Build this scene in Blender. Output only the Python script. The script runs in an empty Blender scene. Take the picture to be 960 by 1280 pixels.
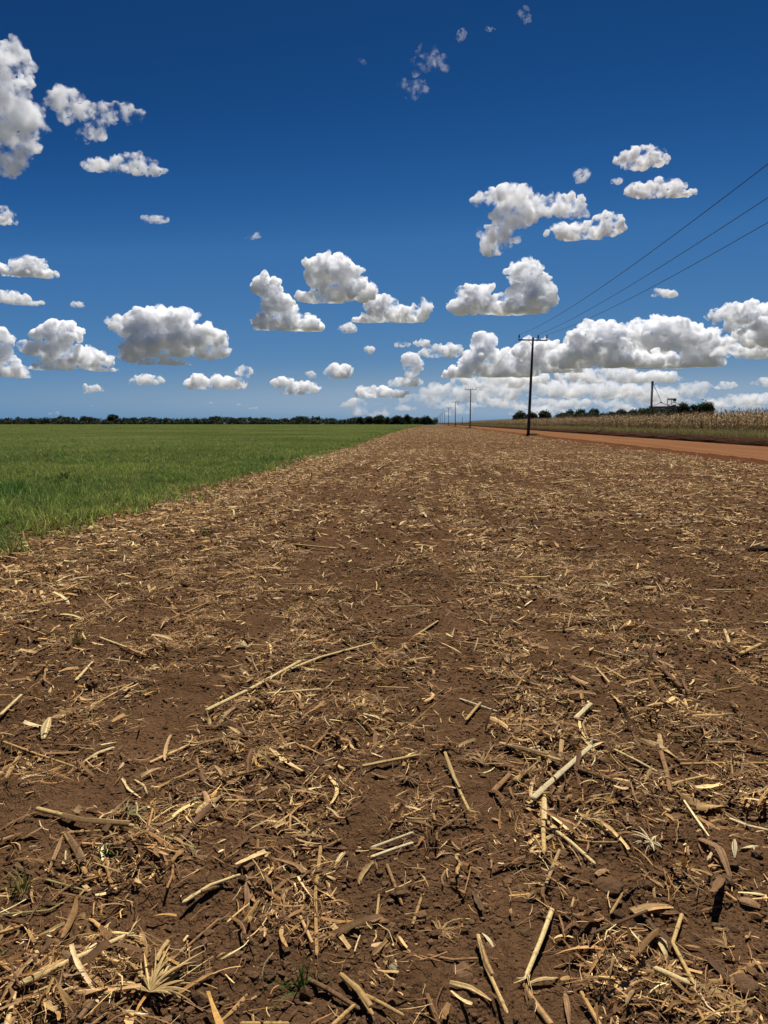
import bpy, bmesh, math, random
import numpy as np
from mathutils import Vector, Matrix, noise as mnoise

random.seed(7)
RNG = np.random.default_rng(7)
C = bpy.context.scene.collection
SC = bpy.context.scene

# ------------------------------------------------------------------ camera
F = 924.0                       # focal length in pixels of the 960 x 1280 photograph
CAM = Vector((0.0, 0.0, 1.6))
PITCH = math.atan(111.0 / F)
YAW = math.atan(58.0 * math.cos(PITCH) / F)      # the rows run along +Y, a little to the right of the view axis
cam_d = bpy.data.cameras.new("camera")
cam_d.sensor_fit = 'VERTICAL'
cam_d.sensor_height = 24.0
cam_d.lens = 24.0 * F / 1280.0
cam_d.clip_start = 0.05
cam_d.clip_end = 80000.0
cam = bpy.data.objects.new("camera", cam_d)
C.objects.link(cam)
cam.location = CAM
cam.rotation_euler = (math.pi / 2 - PITCH, 0.0, YAW)
SC.camera = cam
_R = cam.rotation_euler.to_matrix()

# ------------------------------------------------------------------ sky, sun, exposure
SUN_EL, SUN_AZ = math.radians(64.0), math.radians(12.0)   # azimuth from +Y towards +X
world = bpy.data.worlds.new("World")
SC.world = world
world.use_nodes = True
wn = world.node_tree
wn.nodes.clear()
w_out = wn.nodes.new('ShaderNodeOutputWorld')
w_bg = wn.nodes.new('ShaderNodeBackground')
w_sky = wn.nodes.new('ShaderNodeTexSky')
w_sky.sky_type = 'NISHITA'
w_sky.sun_disc = False
w_sky.sun_elevation = SUN_EL
w_sky.sun_rotation = SUN_AZ
w_sky.altitude = 400.0
w_sky.air_density = 1.0
w_sky.dust_density = 0.25
w_sky.ozone_density = 3.0
w_bg.inputs['Strength'].default_value = 0.078

def wmath(op, a, b=None):
    n = wn.nodes.new('ShaderNodeMath')
    n.operation = op
    for k, v in enumerate((a, b)):
        if v is None: continue
        if isinstance(v, (int, float)): n.inputs[k].default_value = v
        else: wn.links.new(v, n.inputs[k])
    return n.outputs[0]
# the deep polarised blue of the photograph: a tone curve over the physical sky
w_sep = wn.nodes.new('ShaderNodeSeparateColor')
wn.links.new(w_sky.outputs['Color'], w_sep.inputs[0])
s_g = wmath('MULTIPLY', w_sep.outputs[1], 0.06)
w_ramp = wn.nodes.new('ShaderNodeValToRGB')
w_ramp.color_ramp.interpolation = 'B_SPLINE'
stops = [(0.12, (0.0055, 0.036, 0.130)), (0.180, (0.0060, 0.0480, 0.174)), (0.217, (0.0135, 0.0865, 0.280)), (0.262, (0.034, 0.146, 0.388)),
         (0.41, (0.100, 0.252, 0.470)), (0.475, (0.205, 0.318, 0.440)), (0.75, (0.62, 0.70, 0.82))]
e = w_ramp.color_ramp.elements
e[0].position, e[0].color = stops[0][0], (*stops[0][1], 1)
e[1].position, e[1].color = stops[-1][0], (*stops[-1][1], 1)
for p_, c_ in stops[1:-1]:
    k_ = e.new(p_); k_.color = (*c_, 1)
wn.links.new(s_g, w_ramp.inputs['Fac'])
w_sc = wn.nodes.new('ShaderNodeVectorMath'); w_sc.operation = 'SCALE'; w_sc.inputs['Scale'].default_value = 9.72
wn.links.new(w_ramp.outputs['Color'], w_sc.inputs[0])
wn.links.new(w_sc.outputs[0], w_bg.inputs['Color'])
wn.links.new(w_bg.outputs['Background'], w_out.inputs['Surface'])

sun_d = bpy.data.lights.new("sun", 'SUN')
sun_d.energy = 4.95
sun_d.angle = math.radians(0.53)
sun_d.color = (1.0, 0.96, 0.90)
sun = bpy.data.objects.new("sun", sun_d)
C.objects.link(sun)
sun_dir = Vector((math.sin(SUN_AZ) * math.cos(SUN_EL), math.cos(SUN_AZ) * math.cos(SUN_EL), math.sin(SUN_EL)))
sun.rotation_euler = sun_dir.to_track_quat('Z', 'Y').to_euler()

SC.view_settings.view_transform = 'Standard'
SC.view_settings.look = 'None'
SC.view_settings.exposure = 0.4
SC.view_settings.gamma = 1.0
SC.view_settings.use_curve_mapping = False
SC.render.engine = 'CYCLES'
SC.cycles.max_bounces = 48
SC.cycles.diffuse_bounces = 3
SC.cycles.glossy_bounces = 2
SC.cycles.transmission_bounces = 4
SC.cycles.transparent_max_bounces = 12
SC.cycles.volume_bounces = 48
SC.cycles.use_denoising = True

# ------------------------------------------------------------------ helpers
def ray(px, py):
    """World direction through a pixel of the photograph."""
    return (_R @ Vector(((px - 480.0) / F, (640.0 - py) / F, -1.0)))

def gpt(px, py, z=0.0):
    """Ground point seen at a pixel."""
    d = ray(px, py)
    t = (z - CAM.z) / d.z
    return CAM + d * t

def at_y(px, py, Y):
    d = ray(px, py)
    return CAM + d * (Y / d.y)

_P = np.random.default_rng(99).permutation(256)
_P = np.concatenate([_P, _P, _P])
_G = np.random.default_rng(98).normal(size=(256, 3))
_G /= np.linalg.norm(_G, axis=1)[:, None]

def perlin(p):
    """Gradient noise of an (n, 3) array, about -0.7 .. 0.7"""
    p = np.asarray(p, dtype=np.float64)
    i = np.floor(p).astype(np.int64)
    f = p - i
    i &= 255
    u = f * f * f * (f * (f * 6 - 15) + 10)
    res = np.zeros(len(p))
    for dx in (0, 1):
        wx = u[:, 0] if dx else 1 - u[:, 0]
        for dy in (0, 1):
            wy = u[:, 1] if dy else 1 - u[:, 1]
            for dz in (0, 1):
                wz = u[:, 2] if dz else 1 - u[:, 2]
                h = _P[_P[_P[(i[:, 0] + dx) & 255] + ((i[:, 1] + dy) & 255)] + ((i[:, 2] + dz) & 255)]
                g = _G[h]
                res += wx * wy * wz * (g[:, 0] * (f[:, 0] - dx) + g[:, 1] * (f[:, 1] - dy) + g[:, 2] * (f[:, 2] - dz))
    return res

def fbm(p, octaves=4, lac=2.03, gain=0.5):
    p = np.asarray(p, dtype=np.float64)
    a, s, r = 1.0, 0.0, np.zeros(len(p))
    for k in range(octaves):
        r += a * perlin(p + 17.3 * k)
        s += a
        a *= gain
        p = p * lac
    return r / s

def n2(x, y, sc, octaves=3, seed=0.0):
    return fbm(np.stack([np.asarray(x) / sc, np.asarray(y) / sc, np.full(np.shape(x), seed)], 1), octaves)

def mesh_np(name, verts, faces, mats=(), smooth=False, colors=None):
    """Mesh from numpy arrays; faces is (n,3) or (n,4); colors is per-vertex (n,3) stored as 'tint'."""
    me = bpy.data.meshes.new(name)
    verts = np.ascontiguousarray(verts, dtype=np.float32)
    faces = np.ascontiguousarray(faces, dtype=np.int32)
    k = faces.shape[1]
    me.vertices.add(len(verts))
    me.vertices.foreach_set("co", verts.ravel())
    me.loops.add(faces.size)
    me.loops.foreach_set("vertex_index", faces.ravel())
    me.polygons.add(len(faces))
    me.polygons.foreach_set("loop_start", np.arange(0, faces.size, k, dtype=np.int32))
    me.polygons.foreach_set("loop_total", np.full(len(faces), k, dtype=np.int32))
    me.polygons.foreach_set("use_smooth", np.full(len(faces), smooth, dtype=bool))
    for m in mats:
        me.materials.append(m)
    if colors is not None:
        at = me.attributes.new("tint", 'FLOAT_COLOR', 'POINT')
        c4 = np.ones((len(verts), 4), dtype=np.float32)
        c4[:, :3] = colors
        at.data.foreach_set("color", c4.ravel())
    me.update(calc_edges=True)
    me.validate()
    return me

def link(name, me, parent=None, loc=None):
    o = bpy.data.objects.new(name, me)
    C.objects.link(o)
    if parent is not None:
        o.parent = parent
    if loc is not None:
        o.location = loc
    return o

def tag(o, label=None, cat=None, group=None, kind=None):
    if label: o['label'] = label
    if cat: o['category'] = cat
    if group: o['group'] = group
    if kind: o['kind'] = kind
    return o

def empty(name, loc, rz=0.0):
    o = bpy.data.objects.new(name, None)
    C.objects.link(o)
    o.location = loc
    o.rotation_euler = (0, 0, rz)
    return o

def mat(name, color=(0.5, 0.5, 0.5), rough=0.9, spec=0.2):
    m = bpy.data.materials.new(name)
    m.use_nodes = True
    b = m.node_tree.nodes['Principled BSDF']
    b.inputs['Base Color'].default_value = (*color, 1)
    b.inputs['Roughness'].default_value = rough
    b.inputs['Specular IOR Level'].default_value = spec
    return m, m.node_tree, b

def node(nt, t, **kw):
    n = nt.nodes.new(t)
    for k, v in kw.items():
        if k in n.inputs:
            n.inputs[k].default_value = v
        else:
            setattr(n, k, v)
    return n


_ICO = {}
def ico(sub):
    if sub not in _ICO:
        bm = bmesh.new()
        bmesh.ops.create_icosphere(bm, subdivisions=sub, radius=1.0)
        v = np.array([x.co[:] for x in bm.verts])
        f = np.array([[a.index for a in x.verts] for x in bm.faces])
        bm.free()
        _ICO[sub] = (v, f)
    return _ICO[sub]
# ------------------------------------------------------------------ clouds
def spheres_mesh(name, cs, rs, sub=2):
    v, f = ico(sub)
    V = (v[None] * rs[:, None, None] + cs[:, None, :]).reshape(-1, 3)
    Fa = (f[None] + (np.arange(len(cs)) * len(v))[:, None, None]).reshape(-1, 3)
    return mesh_np(name, V, Fa)

CLOUD_ALT = 700.0
def make_cloud(name, blobs, base=None, depth=0.7, tau=16.0, res=170, seed=0, frac=1.0, flat=True, far=14000.0, detail=1.0, count=1.0, ragged=20, gap=0.40, step=0.25):
    """blobs: (cx, cy, rx, ry) as they appear; the cloud is a real puffed volume standing at its own distance."""
    rg = np.random.default_rng(seed + 1000)
    if base is None:
        base = max(b[1] + b[3] for b in blobs)
    cx = sum(b[0] for b in blobs) / len(blobs)
    d = ray(cx, min(base, 524.0))
    horiz = math.hypot(d.x, d.y)
    t = CLOUD_ALT / max(d.z, 1e-4)
    t = min(t, far / horiz)
    centre = CAM + d * t
    dist = t
    s = dist / F                      # metres per pixel at that distance
    fw = Vector((d.x, d.y, 0)).normalized()
    rt = Vector((fw.y, -fw.x, 0))
    zb = centre.z
    cs, rs = [], []
    for (bx, by, rx, ry) in blobs:
        dd = ray(bx, by)
        tt = (centre - CAM).dot(fw) / dd.dot(fw)
        c0 = CAM + dd * tt
        # in the local frame: right, forward, up
        ax, az = rx * s, ry * s
        ay = min(ax, az * 1.6) * depth
        rm = min(ax, az)
        n = int(34 * count * max(1, max(ax, az) / rm * 0.9))
        for k in range(n):
            v = rg.normal(size=3); v /= np.linalg.norm(v)
            q = rg.random() ** 0.4
            r = rm * rg.uniform(0.2, 0.46)
            p = np.array([v[0] * (ax - r * .75) * q, v[1] * max(ay - r * .7, 0) * q, v[2] * (az - r * .9) * q])
            cs.append((c0, p)); rs.append(r)
            for j in range(int(9 * frac)):
                w = rg.normal(size=3); w[2] = abs(w[2]) * 0.9 + 0.1 * w[2]; w /= np.linalg.norm(w)
                r2 = r * rg.uniform(0.2, 0.5)
                cs.append((c0, p + w * r * 0.95)); rs.append(r2)
                if r2 > 3.5 * s:
                    for _ in range(4):
                        w2 = w + rg.normal(size=3) * 0.8; w2 /= np.linalg.norm(w2)
                        cs.append((c0, p + w * r * 0.95 + w2 * r2 * 0.95)); rs.append(r2 * rg.uniform(0.25, 0.5))
    fwv, rtv = np.array(fw), np.array(rt)
    P = np.array([np.array(c) - np.array(centre) + rtv * p[0] + fwv * p[1] + np.array([0, 0, p[2]]) for c, p in cs])
    R = np.array(rs)
    me0 = spheres_mesh(name, P, R, 2)
    o = bpy.data.objects.new(name, me0)
    C.objects.link(o)
    ext = P.max(0) - P.min(0)
    vox = float(max(ext.max() / res, 1.0 * s))
    m = o.modifiers.new('r', 'REMESH'); m.mode = 'VOXEL'; m.voxel_size = vox
    dg = bpy.context.evaluated_depsgraph_get()
    ev = o.evaluated_get(dg)
    em = ev.to_mesh()
    n = len(em.vertices)
    co = np.empty(n * 3, np.float32); em.vertices.foreach_get('co', co); co = co.reshape(-1, 3).astype(np.float64)
    no = np.empty(n * 3, np.float32); em.vertices.foreach_get('normal', no); no = no.reshape(-1, 3)
    em.calc_loop_triangles()
    tri = np.empty(len(em.loop_triangles) * 3, np.int32); em.loop_triangles.foreach_get('vertices', tri); tri = tri.reshape(-1, 3)
    ev.to_mesh_clear()
    o.modifiers.clear()
    sz = float(np.median(R)) * 2.2 + 1e-6
    L = max(s * 14, sz * 0.5)
    amp = L * 0.35 * detail
    nz = fbm(co / L + seed, 4, gain=0.6)
    bil = 1 - np.abs(fbm(co / (L * .6) + 31 + seed, 3)) * 2.6
    co = co + no * (nz * amp * 1.6 + (bil - 0.4) * amp * 0.40)[:, None]
    wob = np.stack([fbm(co / (L * 2.5) + 5 * q + seed, 2) for q in range(3)], 1)
    co += wob * amp * 1.7
    # puff bottoms flatten towards the condensation level
    if flat:
        zr = co[:, 2]
        zmin = zr.min()
        H = max(zr.max() - zmin, 1e-3)
        zb0 = (base - 0)
        lvl = zmin + 0.15 * H + fbm(co * np.array([1, 1, 0]) / (L * 2) + 77, 2) * amp * 0.5
        co[:, 2] = np.where(zr < lvl, lvl + (zr - lvl) * 0.15, zr)
    me = mesh_np(name, co, tri, smooth=True)
    me_old = o.data
    o.data = me
    bpy.data.meshes.remove(me_old)
    o.location = centre
    thick = float(np.sort(np.array([min(b[2], b[3]) for b in blobs]))[-1]) * 2 * s
    mt = bpy.data.materials.new('cloud_vapour'); mt.use_nodes = True
    nt = mt.node_tree; nt.nodes.clear()
    ou = nt.nodes.new('ShaderNodeOutputMaterial')
    vs = nt.nodes.new('ShaderNodeVolumeScatter')
    vs.inputs['Color'].default_value = (0.9955, 0.998, 1.0, 1)
    vs.inputs['Density'].default_value = tau / thick
    vs.inputs['Anisotropy'].default_value = 0.0
    if ragged > 0:
        tc = nt.nodes.new('ShaderNodeTexCoord')
        nz_ = nt.nodes.new('ShaderNodeTexNoise')
        nz_.inputs['Scale'].default_value = 1.0 / (s * ragged)
        nz_.inputs['Detail'].default_value = 5.0
        nz_.inputs['Roughness'].default_value = 0.66
        mr = nt.nodes.new('ShaderNodeMapRange')
        mr.interpolation_type = 'SMOOTHSTEP'
        mr.inputs['From Min'].default_value = gap
        mr.inputs['From Max'].default_value = gap + 0.20
        mr.inputs['To Max'].default_value = tau / thick * 1.15
        nt.links.new(tc.outputs['Object'], nz_.inputs['Vector'])
        nt.links.new(nz_.outputs['Fac'], mr.inputs['Value'])
        nt.links.new(mr.outputs[0], vs.inputs['Density'])
        mt.cycles.volume_step_rate = step
    nt.links.new(vs.outputs[0], ou.inputs['Volume'])
    me.materials.append(mt)
    return o
W = dict(tau=3.0, frac=1.0)
CLOUDS = [
 ("tall ragged white cloud cut by the left frame edge high up", [(4,95,38,42),(8,150,42,45),(8,200,30,24),(34,186,18,7)], dict(ragged=26, gap=.44, tau=16, flat=False)),
 ("ragged white cloud high on the left, trailing thin to the right", [(88,133,32,22),(118,142,32,18),(152,142,34,13),(112,166,20,12)], dict(ragged=20, gap=.46, tau=7, flat=False)),
 ("flat wedge cloud below the ragged one, high on the left", [(122,208,24,10),(165,205,32,14),(192,216,17,9)], dict(ragged=16, gap=.44, tau=8)),
 ("small thin cloud scrap alone in the left blue sky", [(193,275,15,6)], dict(ragged=10, tau=2.5)),
 ("small white cloud cut by the left edge beneath the tall ragged one", [(2,272,20,13)], dict(ragged=14, gap=.44, tau=8)),
 ("long flat grey-white cloud at the left edge, upper of two", [(20,340,54,9),(38,331,26,10)], dict(tau=12)),
 ("short flat grey-white cloud at the left edge, lower of two", [(8,373,28,10),(38,378,15,5)], dict(tau=10)),
 ("tiny cloud scrap right of the lower flat cloud", [(97,382,9,3.5)], dict(ragged=7, tau=2.5)),
 ("broken white cloud pile at the left edge low over the trees", [(2,430,14,22),(12,460,18,16),(27,470,13,14)], dict(tau=14)),
 ("layered white cumulus with ragged flat base, second from the left edge", [(74,417,34,17),(58,436,34,10),(98,448,46,16),(66,463,30,9),(128,464,26,6)], dict(tau=18)),
 ("tiny cloud puff under the layered cumulus", [(118,488,13,5)], dict(tau=5)),
 ("broad white cumulus with long grey base in the left half", [(212,402,46,24),(165,408,38,14),(252,424,34,20),(205,430,54,22),(166,440,22,16),(258,441,32,9),(212,458,36,9)], dict(tau=24)),
 ("small flat puff tucked under the broad left cumulus", [(181,475,22,8)], dict(tau=9)),
 ("low two-humped cloud between the broad cumulus and the middle clouds", [(248,480,19,12),(284,480,26,11),(304,467,11,10)], dict(tau=12)),
 ("cumulus with a tall left shoulder and flat grey base, left of the middle", [(334,359,22,17),(350,382,24,20),(362,406,50,17)], dict(tau=24)),
 ("domed bright cumulus with grey underside, highest of the middle trio", [(415,343,34,29),(443,361,26,20),(402,372,36,13)], dict(tau=28)),
 ("cumulus with pointed right tip, rightmost of the middle trio", [(480,385,27,19),(505,395,30,12),(531,385,10,13),(458,399,18,9)], dict(tau=20)),
 ("tiny puff below the middle trio", [(434,412,12,6)], dict(tau=5)),
 ("tiny round puff above the far treeline, below the middle trio", [(462,439,7,6)], dict(tau=6)),
 ("small round cumulus low above the end of the treeline", [(423,465,18,11)], dict(tau=12)),
 ("low ragged strip of cloud above the left treeline near the middle", [(372,486,26,9),(352,479,13,6),(394,488,10,5)], dict(tau=10)),
 ("tiny scrap beside the small round cumulus", [(389,470,8,4)], dict(tau=4)),
 ("low flat cloud just above the end of the treeline", [(468,490,24,9),(496,493,15,6)], dict(tau=11)),
 ("narrow upright cloud tower near the vanishing point", [(515,458,14,17),(508,478,22,12)], dict(tau=13)),
 ("pair of tiny joined puffs left of the nearest pole", [(503,431,9,4),(526,430,11,5)], dict(tau=5)),
 ("small slanting cloud above the second pole", [(550,441,28,9),(568,436,10,7)], dict(tau=8)),
 ("towering white cumulus just left of the nearest pole top", [(605,430,17,19),(602,452,34,20),(645,452,34,18),(580,468,30,12),(632,466,44,12)], dict(tau=24)),
 ("white cumulus directly behind the nearest pole crossarm", [(672,440,30,19),(700,450,40,18),(690,462,42,11)], dict(tau=20)),
 ("massive cloud bank with grey underside right of the nearest pole", [(752,428,48,26),(746,412,26,13),(725,446,42,20),(790,450,58,16)], dict(tau=28)),
 ("massive billowed cumulus above the grain silo", [(822,424,48,28),(826,407,32,14),(880,432,36,26),(860,452,50,14),(835,458,40,12)], dict(tau=28)),
 ("dark grey-bottomed cloud cut by the right frame edge", [(936,394,44,17),(966,412,46,34),(905,393,24,9)], dict(tau=34)),
 ("low white puffs beneath the dark cloud at the right edge", [(918,440,30,10),(950,438,24,14)], dict(tau=12)),
 ("large cumulus with flat grey base and high right hump, below the middle blue", [(656,343,26,20),(668,368,28,28),(628,384,56,19),(588,386,32,14),(596,366,26,14)], dict(tau=28)),
 ("ragged three-armed cloud in the upper right sky", [(638,248,34,20),(612,250,24,9),(688,258,44,16),(722,267,14,6),(640,275,32,16),(624,298,30,17),(614,312,14,9)], dict(ragged=20, gap=.44, tau=14, flat=False)),
 ("wedge cloud tapering left beside the three-armed cloud", [(730,290,50,13),(760,282,21,15)], dict(ragged=16, gap=.42, tau=14)),
 ("tiny round ragged cloud left of the twin clouds, upper right", [(728,219,13,11)], dict(ragged=9, tau=3)),
 ("rounded white cloud, upper of the twin clouds at upper right", [(802,201,36,14),(806,192,26,9)], dict(ragged=16, gap=.42, tau=12)),
 ("flat-based white cloud, lower of the twin clouds at upper right", [(818,236,38,13),(850,243,21,6)], dict(ragged=16,gap=.42, tau=12)),
 ("tiny scrap between the twin clouds' left ends", [(770,227,7,4)], dict(ragged=6, tau=2)),
 ("small lens-shaped puff below the power lines", [(830,367,17,7)], dict(tau=7)),
 ("wispy torn cloud shreds high above the middle, upper patch", [(532,66,16,8),(545,78,17,10),(524,85,10,8)], dict(ragged=20, gap=.45, tau=.9, flat=False, detail=2.2, count=.6)),
 ("wispy torn cloud shreds high above the middle, lower patch", [(522,112,20,10),(505,108,12,6)], dict(ragged=20, gap=.45, tau=1.3, flat=False, detail=2.2, count=.6)),
 ("faint wisp near the top of the frame", [(657,21,9,8)], dict(ragged=8, tau=.6, flat=False, detail=2)),
 ("tiny faint wisp second from the top of the frame", [(613,35,6,4)], dict(ragged=6, tau=.6, flat=False, detail=2)),
 ("tiny faint wisp above the torn shreds", [(577,44,7,5)], dict(ragged=6, tau=.6, flat=False, detail=2)),
 ("faint thin wisp above the middle trio", [(316,296,9,3)], dict(ragged=7, tau=.6, flat=False, detail=2)),
 ("faint speck of cloud left of the torn shreds", [(453,76,6,4)], dict(ragged=6, tau=.4, flat=False, detail=2)),
 ("low hazy cloud right behind the second pole", [(556,492,30,14),(592,483,30,17),(575,500,34,8)], dict(tau=4.2, far=17000)),
 ("low hazy cloud just left of the nearest pole shaft", [(626,490,34,15),(645,482,26,12)], dict(tau=4.2, far=17500)),
 ("low hazy layered cloud right of the nearest pole shaft", [(696,488,44,14),(672,480,26,9)], dict(tau=4.2, far=16500)),
 ("low hazy cloud strip above the field trees", [(760,488,46,14),(735,479,26,9)], dict(tau=4.2, far=17000)),
 ("low pale cloud behind the grain elevator mast", [(806,494,44,13),(793,484,22,8)], dict(tau=3.6, far=17500)),
 ("low pale cloud strip above the silo roof", [(852,490,38,10),(872,483,20,6)], dict(tau=2.4, far=16500)),
 ("low pale cloud near the right edge above the corn", [(938,499,38,9),(905,503,24,6)], dict(tau=3, far=17000)),
 ("flat pale cloud layer behind the nearest pole near the horizon", [(640,505,48,7),(700,503,40,7)], dict(tau=1.8, far=19000)),
 ("flat pale cloud layer left of the second pole near the horizon", [(520,500,26,6),(552,507,30,5)], dict(tau=1.3, far=19000)),
 ("flat pale cloud layer over the distant corn near the horizon", [(770,506,50,6),(838,503,30,5)], dict(tau=1.2, far=19000)),
 ("thin flat cloud bar near the right edge", [(906,482,14,4)], dict(tau=3, far=17000)),
 ("short pale cloud bar at the right frame edge", [(955,478,16,5)], dict(tau=3, far=17000)),
 ("grey cloud shelf below the massive bank", [(740,470,60,10),(800,472,50,9)], dict(tau=5, far=15000)),
 ("ragged cloud shelf joining the nearest pole cumulus and the low haze", [(640,474,46,11),(600,476,30,9)], dict(tau=5, far=15000)),
]
for i, (lab, bl, kw) in enumerate(CLOUDS):
    o = make_cloud('cumulus_cloud', bl, seed=i, **kw)
    tag(o, lab, 'cloud', 'cumulus clouds in the sky')
# a veil of far cloudlets that merge along the horizon
hz = np.random.default_rng(5)
bl = [(hz.uniform(440, 1010), hz.uniform(498, 517), hz.uniform(10, 30), hz.uniform(2.5, 5.5)) for _ in range(40)]
bl += [(hz.uniform(-20, 440), hz.uniform(500, 516), hz.uniform(5, 14), hz.uniform(1.5, 3)) for _ in range(7)]
o = make_cloud('far_clouds', bl, seed=500, base=519, tau=1.5, far=20000, res=400, flat=False, count=.6)
tag(o, 'hazy cloud bands low along the horizon', 'clouds', kind='stuff')
# ------------------------------------------------------------------ terrain
FIELD_L, ROAD_L, ROAD_R = -5.2, 14.3, 24.0
BANK = 0.5
BARE = [(385,715,22,16),(250,880,62,34),(165,962,66,34),(30,1020,60,34),(640,1105,46,60),(575,880,50,30),(250,1065,36,22),
        (100,1120,60,28),(690,1180,40,40),(720,1245,50,40),(470,915,36,22),(610,1010,30,44),(452,1190,34,24),(690,800,30,14),
        (330,760,22,12),(880,1180,40,26),(540,1090,24,30)]
BARE_G = []
for bx, by, rx, ry in BARE:
    c_, r_, u_ = gpt(bx, by), gpt(bx + rx, by), gpt(bx, by - ry)
    BARE_G.append((c_.x, c_.y, (r_ - c_).length, (u_ - c_).length))

def _track(pts, half, amount):
    q = np.array([[*list(gpt(a, b))[:2], half, amount] for a, b in pts])
    return q[np.argsort(q[:, 1])]
TRACKS = [_track([(-60, 1060), (60, 1010), (165, 962), (255, 880), (330, 790), (385, 712), (430, 640), (470, 590)], .17, 1.0),
          _track([(690, 1280), (650, 1120), (610, 950), (575, 800), (557, 690), (548, 620)], .13, .75),
          _track([(440, 1280), (455, 1180), (470, 1050), (492, 880), (508, 740), (520, 640)], .10, .45)]

def bare(x, y):
    """0 .. 1, how swept the soil is"""
    r = np.zeros(len(x))
    for cx, cy, rx, ry in BARE_G:
        d = ((x - cx) / rx) ** 2 + ((y - cy) / ry) ** 2
        r = np.maximum(r, np.exp(-d * 0.9))
    for p_ in TRACKS:
        xc = np.interp(y, p_[:, 1], p_[:, 0])
        s_ = np.exp(-((x - xc) / p_[0, 2]) ** 2) * p_[0, 3] * (y > p_[0, 1] - .3) * np.clip((p_[-1, 1] + 3 - y) / 3, 0, 1)
        r = np.maximum(r, s_ * np.clip(.85 + 1.6 * n2(x, y * .5, .9, 2, 3.9), .2, 1.1))
    w = n2(x, y, 0.5, 2, 3.3)
    return np.clip(r * (0.9 + w), 0, 1)

def edge_x(y):
    """Ragged border between the green crop and the stubble"""
    y = np.asarray(y, dtype=float)
    z = np.zeros_like(y)
    return FIELD_L + 0.9 * n2(z, y, 5.0, 2, 8.0) + 0.8 * n2(z, y, 1.4, 2, 9.0) - np.clip((y - 60) / 60, 0, 1) * 1.2

def height(x, y, fine=True):
    x = np.asarray(x, float); y = np.asarray(y, float)
    b = bare(x, y)
    h = 0.05 * n2(x, y, 2.6, 2, 1.0)
    h += 0.016 * np.cos(2 * np.pi * (x + 0.25 * n2(x, y, 6.0, 1, 2.0)) / 0.82)
    rough = 1 - 0.65 * b
    h += 0.115 * n2(x, y, 0.34, 2, 4.0) * rough
    if fine:
        bl = np.abs(n2(x, y, 0.11, 3, 5.0))
        h += (0.055 * (bl - 0.14)) * rough
        h += 0.02 * n2(x, y, 0.03, 2, 6.0) * (1 - .5 * b)
    return h - 0.02 * b

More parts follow.
